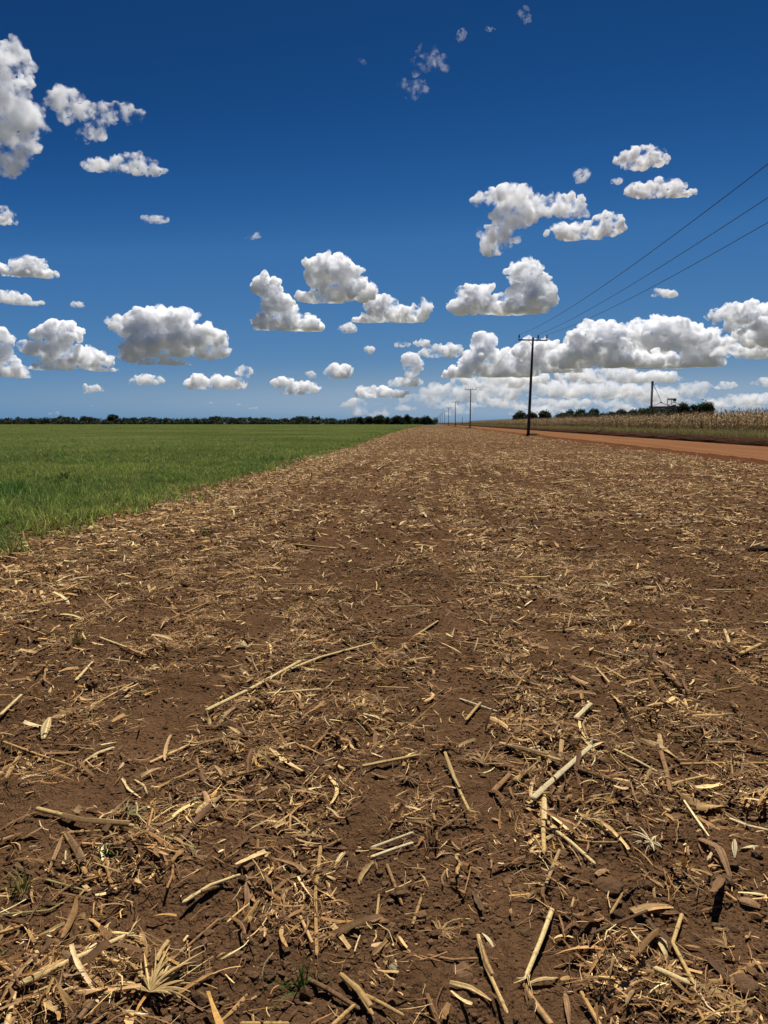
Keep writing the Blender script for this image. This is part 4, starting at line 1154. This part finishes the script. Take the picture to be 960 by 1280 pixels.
# ------------------------------------------------------------------ corn stand on the right
M_CORN = tint_material('dry_corn_leaf', trans=0.25, rough=.7, spec=.2, scale=9, vary=.5)
def corn_plant_mesh(rg, H=2.0, nl=10, seg=5):
    ps = []
    s = np.linspace(0, 1, 7)
    bend = rg.normal(0, .05)
    P = np.stack([bend * s ** 2 * H, rg.normal(0, .03) * s * H, s * H * .92], 1)
    th = np.linspace(0, 2 * np.pi, 5, endpoint=False)
    V = P[:, None] + np.stack([np.cos(th), np.sin(th), th * 0], -1)[None] * (.012 * (1 - .6 * s))[:, None, None]
    i = np.arange(6)[:, None] * 5; q = np.arange(5)[None]
    Fq = np.stack([i + q, i + (q + 1) % 5, i + 5 + (q + 1) % 5, i + 5 + q], -1).reshape(-1, 4)
    ps.append((V.reshape(-1, 3), Fq, np.tile(np.array([.26, .17, .075]), (35, 1))))
    a0 = rg.uniform(0, 6.28)
    for k in range(nl):
        t0 = .18 + .72 * k / nl; a = a0 + (k % 2) * np.pi + rg.normal(0, .5)
        L = rg.uniform(.35, .7) * (1.1 - .5 * abs(t0 - .55)); s2 = np.linspace(0, 1, seg + 1)
        rise = rg.uniform(.1, .5); drop = rg.uniform(.5, 1.1)
        zz = t0 * H + L * (rise * np.sin(s2 * 2.0) - drop * s2 ** 2)
        out = L * (s2 * .8 - .25 * s2 ** 2)
        base_ = np.array([bend * t0 ** 2 * H, 0, 0])
        Q = np.stack([base_[0] + out * np.cos(a), out * np.sin(a), zz], 1)
        w = .075 * np.sin(np.pi * (.15 + .8 * s2)) * rg.uniform(.6, 1.1)
        sd = np.array([-np.sin(a), np.cos(a), rg.normal(0, .6)]); sd = sd / np.linalg.norm(sd)
        V = np.stack([Q - sd * w[:, None] * .5, Q + sd * w[:, None] * .5], 1).reshape(-1, 3)
        i = np.arange(seg)[:, None] * 2
        c = np.array([[.50, .33, .15], [.74, .56, .31], [.20, .12, .055], [.14, .085, .035], [.13, .13, .045]])[rg.choice(5, p=[.34, .24, .22, .14, .06])] * rg.uniform(.8, 1.15)
        ps.append((V, np.concatenate([i, i + 1, i + 3, i + 2], 1), np.tile(c, (len(V), 1))))
    # ear wrapped in pale husk
    if rg.random() < .8:
        a = rg.uniform(0, 6.28); z0 = H * rg.uniform(.42, .55)
        s3 = np.linspace(0, 1, 5); r = .03 * np.sin(np.pi * (.1 + .85 * s3)); th = np.linspace(0, 2 * np.pi, 6, endpoint=False)
        cx = .05 + s3 * .09
        Vv = np.stack([cx[:, None] * np.cos(a) + r[:, None] * np.cos(th)[None], cx[:, None] * np.sin(a) + r[:, None] * np.sin(th)[None], z0 + s3[:, None] * .2 * (1 if rg.random() < .5 else -1) + 0 * th[None]], -1).reshape(-1, 3)
        i = np.arange(4)[:, None] * 6; q = np.arange(6)[None]
        ps.append((Vv, np.stack([i + q, i + (q + 1) % 6, i + 6 + (q + 1) % 6, i + 6 + q], -1).reshape(-1, 4), np.tile(np.array([.55, .44, .27]), (30, 1))))
    # tassel
    for k in range(5):
        a = rg.uniform(0, 6.28); L = rg.uniform(.14, .26); o = np.array([bend * H * .85, 0, H * .9]); d = np.array([np.cos(a) * .35, np.sin(a) * .35, 1.0])
        sd = np.array([-np.sin(a), np.cos(a), 0]) * .008
        V = np.array([o - sd, o + sd, o + d * L + sd * .6, o + d * L - sd * .6])
        ps.append((V, np.array([[0, 1, 2, 3]]), np.tile(np.array([.20, .13, .07]), (4, 1))))
    return merge(ps)
rgK = np.random.default_rng(51)
corn_variants = [corn_plant_mesh(rgK, rgK.uniform(2.1, 2.5), nl=13) for _ in range(10)]
corn_meshes = [mesh_np('corn_plant', V, Fq, (M_CORN,), False, cc) for V, Fq, cc in corn_variants]
CX = 27.6
cnt = 0
rest = []
for y in np.arange(50.0, 150, .24):
    for r_ in range(7):
        x = CX + r_ * .8 + rgK.normal(0, .07); yy = y + rgK.uniform(-.08, .08)
        if rgK.random() < .06: continue
        k = int(rgK.integers(10)); rz = rgK.uniform(0, 6.28); s = rgK.uniform(.85, 1.12) * (1 if yy < 110 else 1.03)
        if r_ < 4 and 57.0 < yy and cnt < 300:
            o = link('corn_plant', corn_meshes[k]); cnt += 1
            o.location = (x, yy, BANK - .05); o.rotation_euler = (0, 0, rz); o.scale = (s, s, s)
            tag(o, 'dry brown corn plant standing in the front rows by the right edge', 'corn plant', 'dry corn plants in the stand by the road')
        else:
            rest.append((x, yy, k, rz, s))
for y in np.arange(150, 520, .42):
    for r_ in range(4):
        rest.append((CX + r_ * .8 + rgK.normal(0, .1), y + rgK.uniform(-.15, .15), int(rgK.integers(10)), rgK.uniform(0, 6.28), rgK.uniform(.95, 1.2)))
for y in np.arange(520, 2600, 3.2):
    rest.append((CX + rgK.uniform(0, 3), y, int(rgK.integers(10)), rgK.uniform(0, 6.28), rgK.uniform(1.0, 1.35)))
# plants of the deeper rows that lift over the front ones
for _ in range(2600):
    rest.append((CX + rgK.uniform(5, 34), 50 + 150 * rgK.random(), int(rgK.integers(10)), rgK.uniform(0, 6.28), rgK.uniform(.95, 1.18)))
byk = {}
for x, y, k, rz, s in rest: byk.setdefault(k, []).append((x, y, rz, s))
ps = []
for k, lst in byk.items():
    V0, F0, c0 = corn_variants[k]; A = np.array(lst); n = len(A)
    ca, sa = np.cos(A[:, 2])[:, None], np.sin(A[:, 2])[:, None]; s = A[:, 3][:, None]
    X = (V0[None, :, 0] * ca - V0[None, :, 1] * sa) * s + A[:, 0][:, None]; Y = (V0[None, :, 0] * sa + V0[None, :, 1] * ca) * s + A[:, 1][:, None]
    Zc = V0[None, :, 2] * s + BANK - .05
    ps.append((np.stack([X, Y, Zc], -1).reshape(-1, 3), (F0[None] + (np.arange(n) * len(V0))[:, None, None]).reshape(-1, 4), np.tile(c0, (n, 1)) * np.repeat(rgK.uniform(.75, 1.1, (n, 1)), len(V0), 0)))
V, Fq, cc = merge(ps)
tag(link('corn_stand', mesh_np('corn_stand', V, Fq, (M_CORN,), False, cc)), 'dry corn stand stretching away along the dirt road', 'corn', kind='stuff')
# the inside of the stand: a dense dry thicket seen between the front plants
cyy = np.concatenate([np.linspace(45, 160, 300), 160 * 1.012 ** np.arange(1, 250)])
cu = np.array([0, .5, 1.0, 1.5, 2.1, 3.1, 5, 9, 20, 60, 200, 700, 1500])
cz = np.array([0, .5, .95, 1.4, 1.7, 1.8, 1.85, 1.85, 1.85, 1.85, 1.85, 1.85, .5])
Xc = np.repeat((CX + 3.2 + np.array([0, .05, .1, .15, .4, 1.2, 3, 7, 18, 60, 200, 700, 1500]))[None], len(cyy), 0)
Yc = np.repeat(cyy[:, None], len(cu), 1)
jit = fbm(np.stack([Xc.ravel() * .9, Yc.ravel() * .9, np.tile(cz, len(cyy)) * 2], 1), 3).reshape(Xc.shape)
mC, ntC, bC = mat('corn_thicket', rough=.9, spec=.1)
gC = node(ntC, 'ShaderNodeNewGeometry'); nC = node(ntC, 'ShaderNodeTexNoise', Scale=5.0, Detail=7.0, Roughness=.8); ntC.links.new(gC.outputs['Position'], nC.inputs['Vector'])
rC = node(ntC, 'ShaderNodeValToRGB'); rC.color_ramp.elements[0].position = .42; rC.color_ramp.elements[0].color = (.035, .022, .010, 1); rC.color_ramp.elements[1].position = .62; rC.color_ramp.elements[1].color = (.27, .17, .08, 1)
ntC.links.new(nC.outputs['Fac'], rC.inputs['Fac']); ntC.links.new(rC.outputs['Color'], bC.inputs['Base Color'])
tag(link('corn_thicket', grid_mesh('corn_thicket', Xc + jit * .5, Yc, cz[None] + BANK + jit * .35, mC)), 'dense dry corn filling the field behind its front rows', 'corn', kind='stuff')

# verge: olive grass between the bank and the corn
vp = []
for y0, y1, dn, w in ((44, 80, 90, .02), (80, 160, 40, .035), (160, 420, 9, .08), (420, 1200, 1.6, .2)):
    n = int((y1 - y0) * 3.4 * dn); y = rgK.uniform(y0, y1, n); x = 24.35 + 3.6 * rgK.random(n) ** 1.25
    hh = (rgK.uniform(.28, .78, n) + np.clip((x - 25.2) * .12, 0, .4) + .15 * (x < 25)) * np.clip(1 + n2(x, y, 2.0, 2, 71), .4, 1.6)
    c = np.where(rgK.random((n, 1)) < .5, np.array([[.14, .155, .045]]), np.array([[.30, .22, .10]])) * rgK.uniform(.6, 1.3, (n, 1))
    vp.append(blades(n, x, y, np.full(n, BANK - .05), hh, rgK.uniform(.5, 1.2, n) * w, rgK, c, 2, .35))
V, Fq, cc = merge(vp)
tag(link('verge_grass', mesh_np('verge_grass', V, Fq, (M_LEAF,), False, cc)), 'olive and straw grass on the bank in front of the corn', 'grass', kind='stuff')

# ------------------------------------------------------------------ trees
M_CROWN = tint_material('tree_foliage', trans=0.2, rough=.6, spec=.2, scale=.8, vary=.35)
M_BARK, _, _ = mat('bark', (.09, .065, .045), .95)
rgT = np.random.default_rng(61)
def crown_quads(cs, rs, per, size, rg, color):
    n = len(cs) * per
    d = rg.normal(size=(n, 3)); d /= np.linalg.norm(d, axis=1)[:, None]
    q = rg.random((n, 1)) ** .35
    P = np.repeat(cs, per, 0) + d * q * np.repeat(rs, per, 0) * (1 + .25 * rg.normal(size=(n, 1)) * .6)
    a = rg.normal(size=(n, 3)); a /= np.linalg.norm(a, axis=1)[:, None]
    b = np.cross(a, rg.normal(size=(n, 3))); b /= np.linalg.norm(b, axis=1)[:, None]
    s = rg.uniform(.5, 1.3, (n, 1)) * size
    V = np.stack([P - a * s, P + b * s * .6, P + a * s, P - b * s * .6], 1).reshape(-1, 3)
    c = np.array(color) * np.repeat(rg.uniform(.6, 1.5, (len(cs), 1)), per, 0) * rg.uniform(.7, 1.3, (n, 1))
    return V, np.arange(n * 4).reshape(-1, 4), np.repeat(c, 4, 0)
def bar(p0, p1, r0, r1, sides=8):
    p0, p1 = np.array(p0, float), np.array(p1, float)
    P = np.stack([p0, p1]); T = (p1 - p0) / np.linalg.norm(p1 - p0)
    N = np.cross(T, [0.3, 1, .2]); N /= np.linalg.norm(N); B = np.cross(N, T)
    th = np.linspace(0, 2 * np.pi, sides, endpoint=False)
    rr = np.array([1e-3, r0, r1, 1e-3]); PP = np.stack([p0, p0, p1, p1])
    V = PP[:, None] + (N[None, None] * np.cos(th)[None, :, None] + B[None, None] * np.sin(th)[None, :, None]) * rr[:, None, None]
    i = np.arange(3)[:, None] * sides; q = np.arange(sides)[None]
    Fq = np.stack([i + q, i + (q + 1) % sides, i + sides + (q + 1) % sides, i + sides + q], -1).reshape(-1, 4)
    return V.reshape(-1, 3), Fq, np.zeros((len(V.reshape(-1, 3)), 3))
def tree(px0, px1, ytop, Y, label, dens=1.0, color=(.028, .045, .014), zb=0.0, lobes=16, trunk=.25):
    """A broad savanna tree whose crown spans two photo columns at distance Y"""
    cx = (px0 + px1) / 2
    p = at_y(cx, ytop, Y); H = p.z - zb; W = abs((at_y(px1, ytop, Y) - at_y(px0, ytop, Y)).x) / 2
    root = empty('tree', (p.x, Y, zb))
    cs, rs = [], []
    for k in range(lobes):
        a = rgT.uniform(0, 6.28); q = rgT.random() ** .6 * .62
        r = W * rgT.uniform(.26, .42); r = min(r, H * .30)
        zc = H * (.98 - .30 * q ** 2) - r - H * .40 * rgT.random() ** 1.5
        cs.append([math.cos(a) * q * W, math.sin(a) * q * W, zc]); rs.append([r, r, r * .85])
    for k in range(5):
        a = rgT.uniform(0, 6.28); cs.append([math.cos(a) * W * .75, math.sin(a) * W * .6, H * rgT.uniform(.18, .42)]); rs.append([W * .34, W * .34, H * .2])
    cs.append([0, 0, H - min(W, H) * .42]); rs.append([min(W * .6, H * .45)] * 2 + [min(W, H) * .42])
    V, Fq, cc = crown_quads(np.array(cs), np.array(rs), int(520 * dens), max(.3, W * .07), rgT, color)
    ps = [bar((0, 0, 0), (0.1, 0, H * .5), W * .07 + .08, W * .04 + .05)]
    for c_ in cs[:5]: ps.append(bar((.05, 0, H * trunk), (c_[0] * .8, c_[1] * .8, c_[2]), W * .03 + .04, .04, 6))
    link('trunk', mesh_np('trunk', *merge(ps)[:2], (M_BARK,)), root)
    link('crown', mesh_np('crown', V, Fq, (M_CROWN,), False, cc), root)
    return tag(root, label, 'tree', 'far trees behind the fields')
RT = [
 (640, 660, 513, 500, 'dark rounded tree just left of the nearest pole foot'),
 (655, 674, 514.5, 505, 'low dark tree right behind the nearest pole'),
 (668, 693, 512.5, 500, 'broad dark tree just right of the nearest pole'),
 (703, 722, 512, 510, 'leftmost tree of the clump between pole and grain tower'),
 (716, 737, 511, 515, 'second tree of the clump between pole and grain tower'),
 (733, 753, 510.5, 505, 'tallest round tree of the clump between pole and grain tower'),
 (755, 774, 514, 515, 'low tree between the clump and the grain tower'),
 (768, 786, 510.5, 510, 'round tree a little left of the grain tower'),
 (782, 800, 511.5, 500, 'tree touching the left side of the grain tower'),
 (796, 812, 512, 490, 'low tree at the foot of the grain tower'),
 (845, 864, 502.5, 430, 'small round tree right of the silo roof'),
 (860, 876, 505.5, 425, 'low tree joining the two round crowns right of the silo'),
 (868, 899, 501, 420, 'largest broad dark tree, right of the silo above the corn'),
]
for a, b, t, Y, lab in RT: tree(a, b, t, Y, lab)
LT = [
 (130, 149, 517, 900, 'tallest round tree of the left horizon line'),
 (70, 84, 519, 920, 'round tree left of the tallest one on the left horizon'),
 (98, 112, 519.5, 900, 'pointed tree just left of the tallest one on the left horizon'),
 (262, 278, 519.5, 920, 'slightly taller tree midway along the left horizon'),
 (444, 456, 520.5, 780, 'first tree of the taller grove ending the left horizon'),
 (455, 468, 519.7, 770, 'second tree of the taller grove ending the left horizon'),
 (466, 483, 517.6, 760, 'third tree, with spiky top, of the grove ending the left horizon'),
 (480, 489, 520.8, 765, 'fourth tree of the grove ending the left horizon'),
 (487, 507, 518.8, 750, 'fifth tree of the grove ending the left horizon'),
 (503, 515, 517.6, 740, 'tallest round tree of the grove ending the left horizon'),
 (517, 526, 521.0, 730, 'second to last tree of the grove ending the left horizon'),
 (524, 541, 519.2, 720, 'last broad tree of the grove, next to the vanishing line of poles'),
]
for a, b, t, Y, lab in LT: tree(a, b, t, Y, lab, dens=.6)
# the rest of the wood along the left horizon
cs, rs = [], []
for k in range(900):
    px = rgT.uniform(-160, 545); Y = rgT.uniform(880, 980)
    top = 522.9 + 4.4 * float(perlin(np.array([[px / 14., 1.5, 0]]))[0]) + rgT.uniform(-1.2, 2.2)
    p = at_y(px, top, Y); r = rgT.uniform(2.0, 4.2)
    cs.append([p.x, Y, max(p.z - r, 1)]); rs.append([r * 1.3, r, r])
for k in range(500):
    px = rgT.uniform(-160, 545); Y = rgT.uniform(870, 900); p = at_y(px, 526, Y)
    cs.append([p.x, Y, 2.0]); rs.append([4, 3, 2.6])
V, Fq, cc = crown_quads(np.array(cs), np.array(rs), 60, .9, rgT, (.026, .04, .013))
tag(link('treeline', mesh_np('treeline', V, Fq, (M_CROWN,), False, cc)), 'low dark wood along the left horizon', 'woods', kind='stuff')
cs, rs = [], []
for k in range(260):
    px = rgT.uniform(698, 862); Y = rgT.uniform(470, 512); p = at_y(px, (515 if px < 800 else 509.3) + rgT.uniform(0, 3), Y); r = rgT.uniform(1.5, 3)
    cs.append([p.x, Y, p.z - r]); rs.append([r * 1.4, r, r])
V, Fq, cc = crown_quads(np.array(cs), np.array(rs), 80, .5, rgT, (.028, .042, .014))
tag(link('far_scrub', mesh_np('far_scrub', V, Fq, (M_CROWN,), False, cc)), 'low dark scrub beneath the trees by the grain tower', 'scrub', kind='stuff')
# ------------------------------------------------------------------ power line
M_POLE, _nt, _b = mat('tarred_timber', (.035, .028, .024), .8, .3)
_n = node(_nt, 'ShaderNodeTexNoise', Scale=6.0, Detail=6.0); _g = node(_nt, 'ShaderNodeNewGeometry'); _m = node(_nt, 'ShaderNodeMapping'); _m.inputs['Scale'].default_value = (6, 6, .3)
_nt.links.new(_g.outputs['Position'], _m.inputs['Vector']); _nt.links.new(_m.outputs[0], _n.inputs['Vector'])
_r = node(_nt, 'ShaderNodeValToRGB'); _r.color_ramp.elements[0].color = (.02, .016, .013, 1); _r.color_ramp.elements[1].color = (.085, .068, .055, 1); _nt.links.new(_n.outputs['Fac'], _r.inputs['Fac']); _nt.links.new(_r.outputs['Color'], _b.inputs['Base Color'])
M_INS, _, _ = mat('brown_porcelain', (.05, .025, .018), .25, .5)
M_WIRE, _, _ = mat('aluminium_wire', (.10, .10, .11), .5, .4)
M_STEEL, _, _ = mat('galvanised_steel', (.17, .175, .18), .6, .3)
M_DARKSTEEL, _, _ = mat('weathered_steel', (.06, .065, .075), .6, .4)

def lathe(prof, sides=12):
    th = np.linspace(0, 2 * np.pi, sides, endpoint=False); p = np.array(prof)
    V = np.stack([p[:, 0:1] * np.cos(th)[None], p[:, 0:1] * np.sin(th)[None], p[:, 1:2] + 0 * th[None]], -1).reshape(-1, 3)
    i = np.arange(len(p) - 1)[:, None] * sides; q = np.arange(sides)[None]
    return V, np.stack([i + q, i + (q + 1) % sides, i + sides + (q + 1) % sides, i + sides + q], -1).reshape(-1, 4)
def box(x0, x1, y0, y1, z0, z1):
    V = np.array([[x, y, z] for z in (z0, z1) for x, y in ((x0, y0), (x1, y0), (x1, y1), (x0, y1))])
    return V, np.array([[3, 2, 1, 0], [4, 5, 6, 7], [0, 1, 5, 4], [1, 2, 6, 5], [2, 3, 7, 6], [3, 0, 4, 7]]), np.zeros((8, 3))

PX0, PY0, PSTEP, PH = 12.75, 98.0, 143.0, 12.55
INS = (-1.75, .68, 1.77)
me_sh = mesh_np('shaft', *lathe([(.001, -.4), (.21, -.4), (.205, 0), (.185, 3), (.155, 8), (.125, PH - .05), (.11, PH), (.001, PH)], 14), (M_POLE,), True)
me_ar = mesh_np('crossarm', *box(-1.85, 1.85, .13, .26, PH - .40, PH - .24)[:2], (M_POLE,))
V, Fq, _c = merge([bar((-.62, .17, PH - .37), (-.12, .13, PH - .9), .022, .022, 6), bar((-.12, .13, PH - .9), (-.09, .10, PH - 1.25), .022, .02, 6)])
me_br = mesh_np('brace', V, Fq, (M_DARKSTEEL,))
me_in = mesh_np('insulator', *lathe([(.001, 0), (.03, 0), (.03, .17), (.09, .18), (.11, .25), (.08, .29), (.10, .34), (.10, .40), (.07, .44), (.08, .52), (.05, .60), (.001, .62)], 10), (M_INS,), True)
ORD = ['nearest utility pole, tallest in view with three insulators on its crossarm', 'second utility pole along the road edge, half the height of the nearest', 'third utility pole of the line', 'fourth utility pole of the line', 'fifth utility pole of the line'] + ['%s utility pole of the line, tiny and far' % w for w in ('sixth', 'seventh', 'eighth', 'ninth', 'tenth', 'eleventh', 'twelfth', 'thirteenth', 'fourteenth')] + ['last and farthest utility pole of the line']
for k in range(-1, 15):
    root = empty('utility_pole', (PX0, PY0 + PSTEP * k, .05 if k else 0))
    root.rotation_euler = (0, math.radians(1.55 if k == 0 else (.3 * math.sin(k * 2.2))), math.radians([4, 0, -6, 3, 5, -4][k % 6]) if k else 0)
    if k == -1:
        lab = 'utility pole standing behind the viewpoint, out of view'
        C.objects.unlink(root); bpy.data.objects.remove(root); continue
    tag(root, ORD[k], 'utility pole', 'utility poles along the road')
    link('shaft', me_sh, root); link('crossarm', me_ar, root); link('brace', me_br, root)
    for dx in INS:
        i_ = link('insulator', me_in, root); i_.location = (dx, .17, PH - .24)
bpy.context.view_layer.update()

LEAN = math.tan(math.radians(1.55)) * PH
for q, (dx, yy, lab) in enumerate(zip(INS, (205, 247, 278), ('power wire strung from the left insulator, highest at the right edge', 'power wire strung from the middle insulator', 'power wire strung from the right insulator, lowest at the right edge'))):
    X0 = PX0 + LEAN + dx; zt = PH + .34
    r = ray(960, yy); Yc_ = X0 * r.y / r.x; zc = CAM.z + r.z / r.y * Yc_
    u = (Yc_ - (PY0 - PSTEP)) / PSTEP
    sag = max(.5, (zt - zc) / (4 * u * (1 - u)))
    pts = []
    for k in range(-1, 12):
        s = sag if k == -1 else 2.0
        m = 60 if k == -1 else (24 if k < 3 else 10)
        for j in range(m):
            v = j / m
            xx = PX0 + dx + (LEAN if k == -1 else LEAN * (1 - v) if k == 0 else 0)
            pts.append((xx, PY0 + PSTEP * (k + v) + .17, zt - 4 * s * v * (1 - v)))
    P = np.array(pts); th = np.linspace(0, 2 * np.pi, 5, endpoint=False); T, N, B = frame(P)
    V = P[:, None] + (N[:, None] * np.cos(th)[None, :, None] + B[:, None] * np.sin(th)[None, :, None]) * np.where(P[:, 1] < PY0, .017, .008)[:, None, None]
    i = np.arange(len(P) - 1)[:, None] * 5; qq = np.arange(5)[None]
    Fq = np.stack([i + qq, i + (qq + 1) % 5, i + 5 + (qq + 1) % 5, i + 5 + qq], -1).reshape(-1, 4)
    tag(link('power_wire', mesh_np('power_wire', V.reshape(-1, 3), Fq, (M_WIRE,))), lab, 'power wire', 'power wires')

def bush(x, y, w, h, label, color=(.055, .07, .022), name='bush'):
    n = 520; rg = rgT
    P = rg.normal(size=(n, 3)) * np.array([w * .42, w * .3, .12]); P[:, 2] = 0
    V, Fq, cc = blades(n, P[:, 0], P[:, 1], P[:, 2] - .02, rg.uniform(.35, 1, n) * h * np.exp(-(P[:, 0] / w) ** 2 * 1.2), np.full(n, .035), rg, np.array(color) * rg.uniform(.4, 1.6, (n, 1)), 3, .5)
    o = link(name, mesh_np(name, V, Fq, (M_LEAF,), False, cc), None, (x, y, 0))
    tag(o, label, 'bush', 'weeds at the pole feet')
bush(PX0 + .5, PY0 - .2, 1.5, .55, 'low dark weeds around the foot of the nearest pole')
for k, t in ((1, 'second'), (2, 'third'), (3, 'fourth')):
    bush(PX0 - .2, PY0 + PSTEP * k - .3, 2.2, .6, 'low weeds around the foot of the %s pole' % t, (.07, .06, .03))

o = link('wooden_post', mesh_np('wooden_post', *bar((0, 0, 0), (0, 0, 6.6), .16, .14, 8)[:2], (M_POLE,)), None, (26.2, 612, .4))
tag(o, 'thin lone post at the far corn edge, right of the second pole', 'post')

# ------------------------------------------------------------------ grain elevator and silos
GY = 520.0
def gx(px): return (px - 538.0) / F * GY
def gz(py): return 1.6 + (529.0 - py) / F * GY
root = empty('grain_elevator', (gx(805.4), GY, BANK - .1))
H = gz(482)
ps = []
for sx in (-1, 1):
    for sy in (-1, 1): ps.append(bar((sx * .55, sy * .55, 0), (sx * .5, sy * .5, H), .10, .09, 6))
for k in range(14):
    a, b = H * k / 14, H * (k + 1) / 14; s = 1 if k % 2 else -1
    for sy in (-.55, .55): ps.append(bar((-.55 * s, sy, a), (.55 * s, sy, b), .05, .05, 5)); ps.append(bar((-.55, sy, b), (.55, sy, b), .05, .05, 5))
    for sx in (-.55, .55): ps.append(bar((sx, -.55 * s, a), (sx, .55 * s, b), .05, .05, 5))
link('lattice_mast', mesh_np('lattice_mast', *merge(ps)[:2], (M_DARKSTEEL,)), root)
link('elevator_leg', mesh_np('elevator_leg', *merge([box(-.38, -.05, -.3, .3, .2, H), box(.08, .4, -.3, .3, .2, H)])[:2], (M_DARKSTEEL,)), root)
link('elevator_head', mesh_np('elevator_head', *merge([box(-.7, .7, -.6, .6, H, H + 1.1), box(-.45, .45, -.5, .5, H + 1.1, H + 1.6)])[:2], (M_DARKSTEEL,)), root)
link('spout', mesh_np('spout', *bar((.5, 0, H - .3), (gx(818) - gx(805.4), 0, gz(505) - BANK), .16, .16, 8)[:2], (M_STEEL,)), root)
for ex, ez in ((gx(770) - gx(805.4), 6.0), (gx(852) - gx(805.4), 8.0)):
    link('guy_wire', mesh_np('guy_wire', *bar((0, 0, H * .92), (ex, 3, ez), .04, .04, 5)[:2], (M_DARKSTEEL,)), root)
tag(root, 'tall thin dark grain elevator tower above the field trees', 'grain elevator')
def silo(px, half, ytop, yeave, lab):
    R = half / F * GY; ze, zt = gz(yeave) - BANK, gz(ytop) - BANK
    r = empty('grain_silo', (gx(px), GY + 8, BANK - .1))
    prof = [(R * (1 + (.006 if k % 2 else 0)), ze * k / 40) for k in range(41)]
    link('wall', mesh_np('wall', *lathe([(.01, 0)] + prof, 40), (M_STEEL,), True), r)
    link('roof', mesh_np('roof', *lathe([(R * .9, ze - .1), (R * 1.03, ze - .05), (R * 1.03, ze + .1), (R * .12, zt - .3), (R * .12, zt + .3), (.01, zt + .5)], 40), (M_STEEL,), False), r)
    ps = []
    for k in range(20):
        a = k / 20 * 2 * math.pi
        ps.append(bar((R * 1.03 * math.cos(a), R * 1.03 * math.sin(a), ze + .14), (R * .12 * math.cos(a), R * .12 * math.sin(a), zt - .26), .05, .05, 5))
    link('roof_ribs', mesh_np('roof_ribs', *merge(ps)[:2], (M_STEEL,)), r)
    tag(r, lab, 'grain silo', 'grain silos beyond the corn')
    return r
silo(821, 14, 503.4, 508.6, 'left grain silo with pale cone roof beside the elevator tower')
silo(837, 12, 503.0, 508.4, 'right grain silo with pale cone roof beneath the conveyor head')
r = empty('conveyor_gantry', (gx(830), GY + 4, BANK - .1))
z0, z1 = gz(506.5) - BANK, gz(500.5) - BANK
w = gx(836.5) - gx(826)
ps = [bar((-w * .45, sy, 0), (-w * .32, sy, z1), .12, .12, 6) for sy in (-.7, .7)] + [bar((w * .45, sy, 0), (w * .1, sy, z1), .12, .12, 6) for sy in (-.7, .7)]
link('gantry_legs', mesh_np('gantry_legs', *merge(ps)[:2], (M_DARKSTEEL,)), r)
link('conveyor_bridge', mesh_np('conveyor_bridge', *merge([box(-w * .35, w * .62, -.8, .8, z1, z1 + .9), box(w * .3, w * .62, -.9, .9, z1 - .9, z1 - .01)])[:2], (M_DARKSTEEL,)), r)
tag(r, 'dark conveyor head on legs above the silo roofs', 'conveyor')
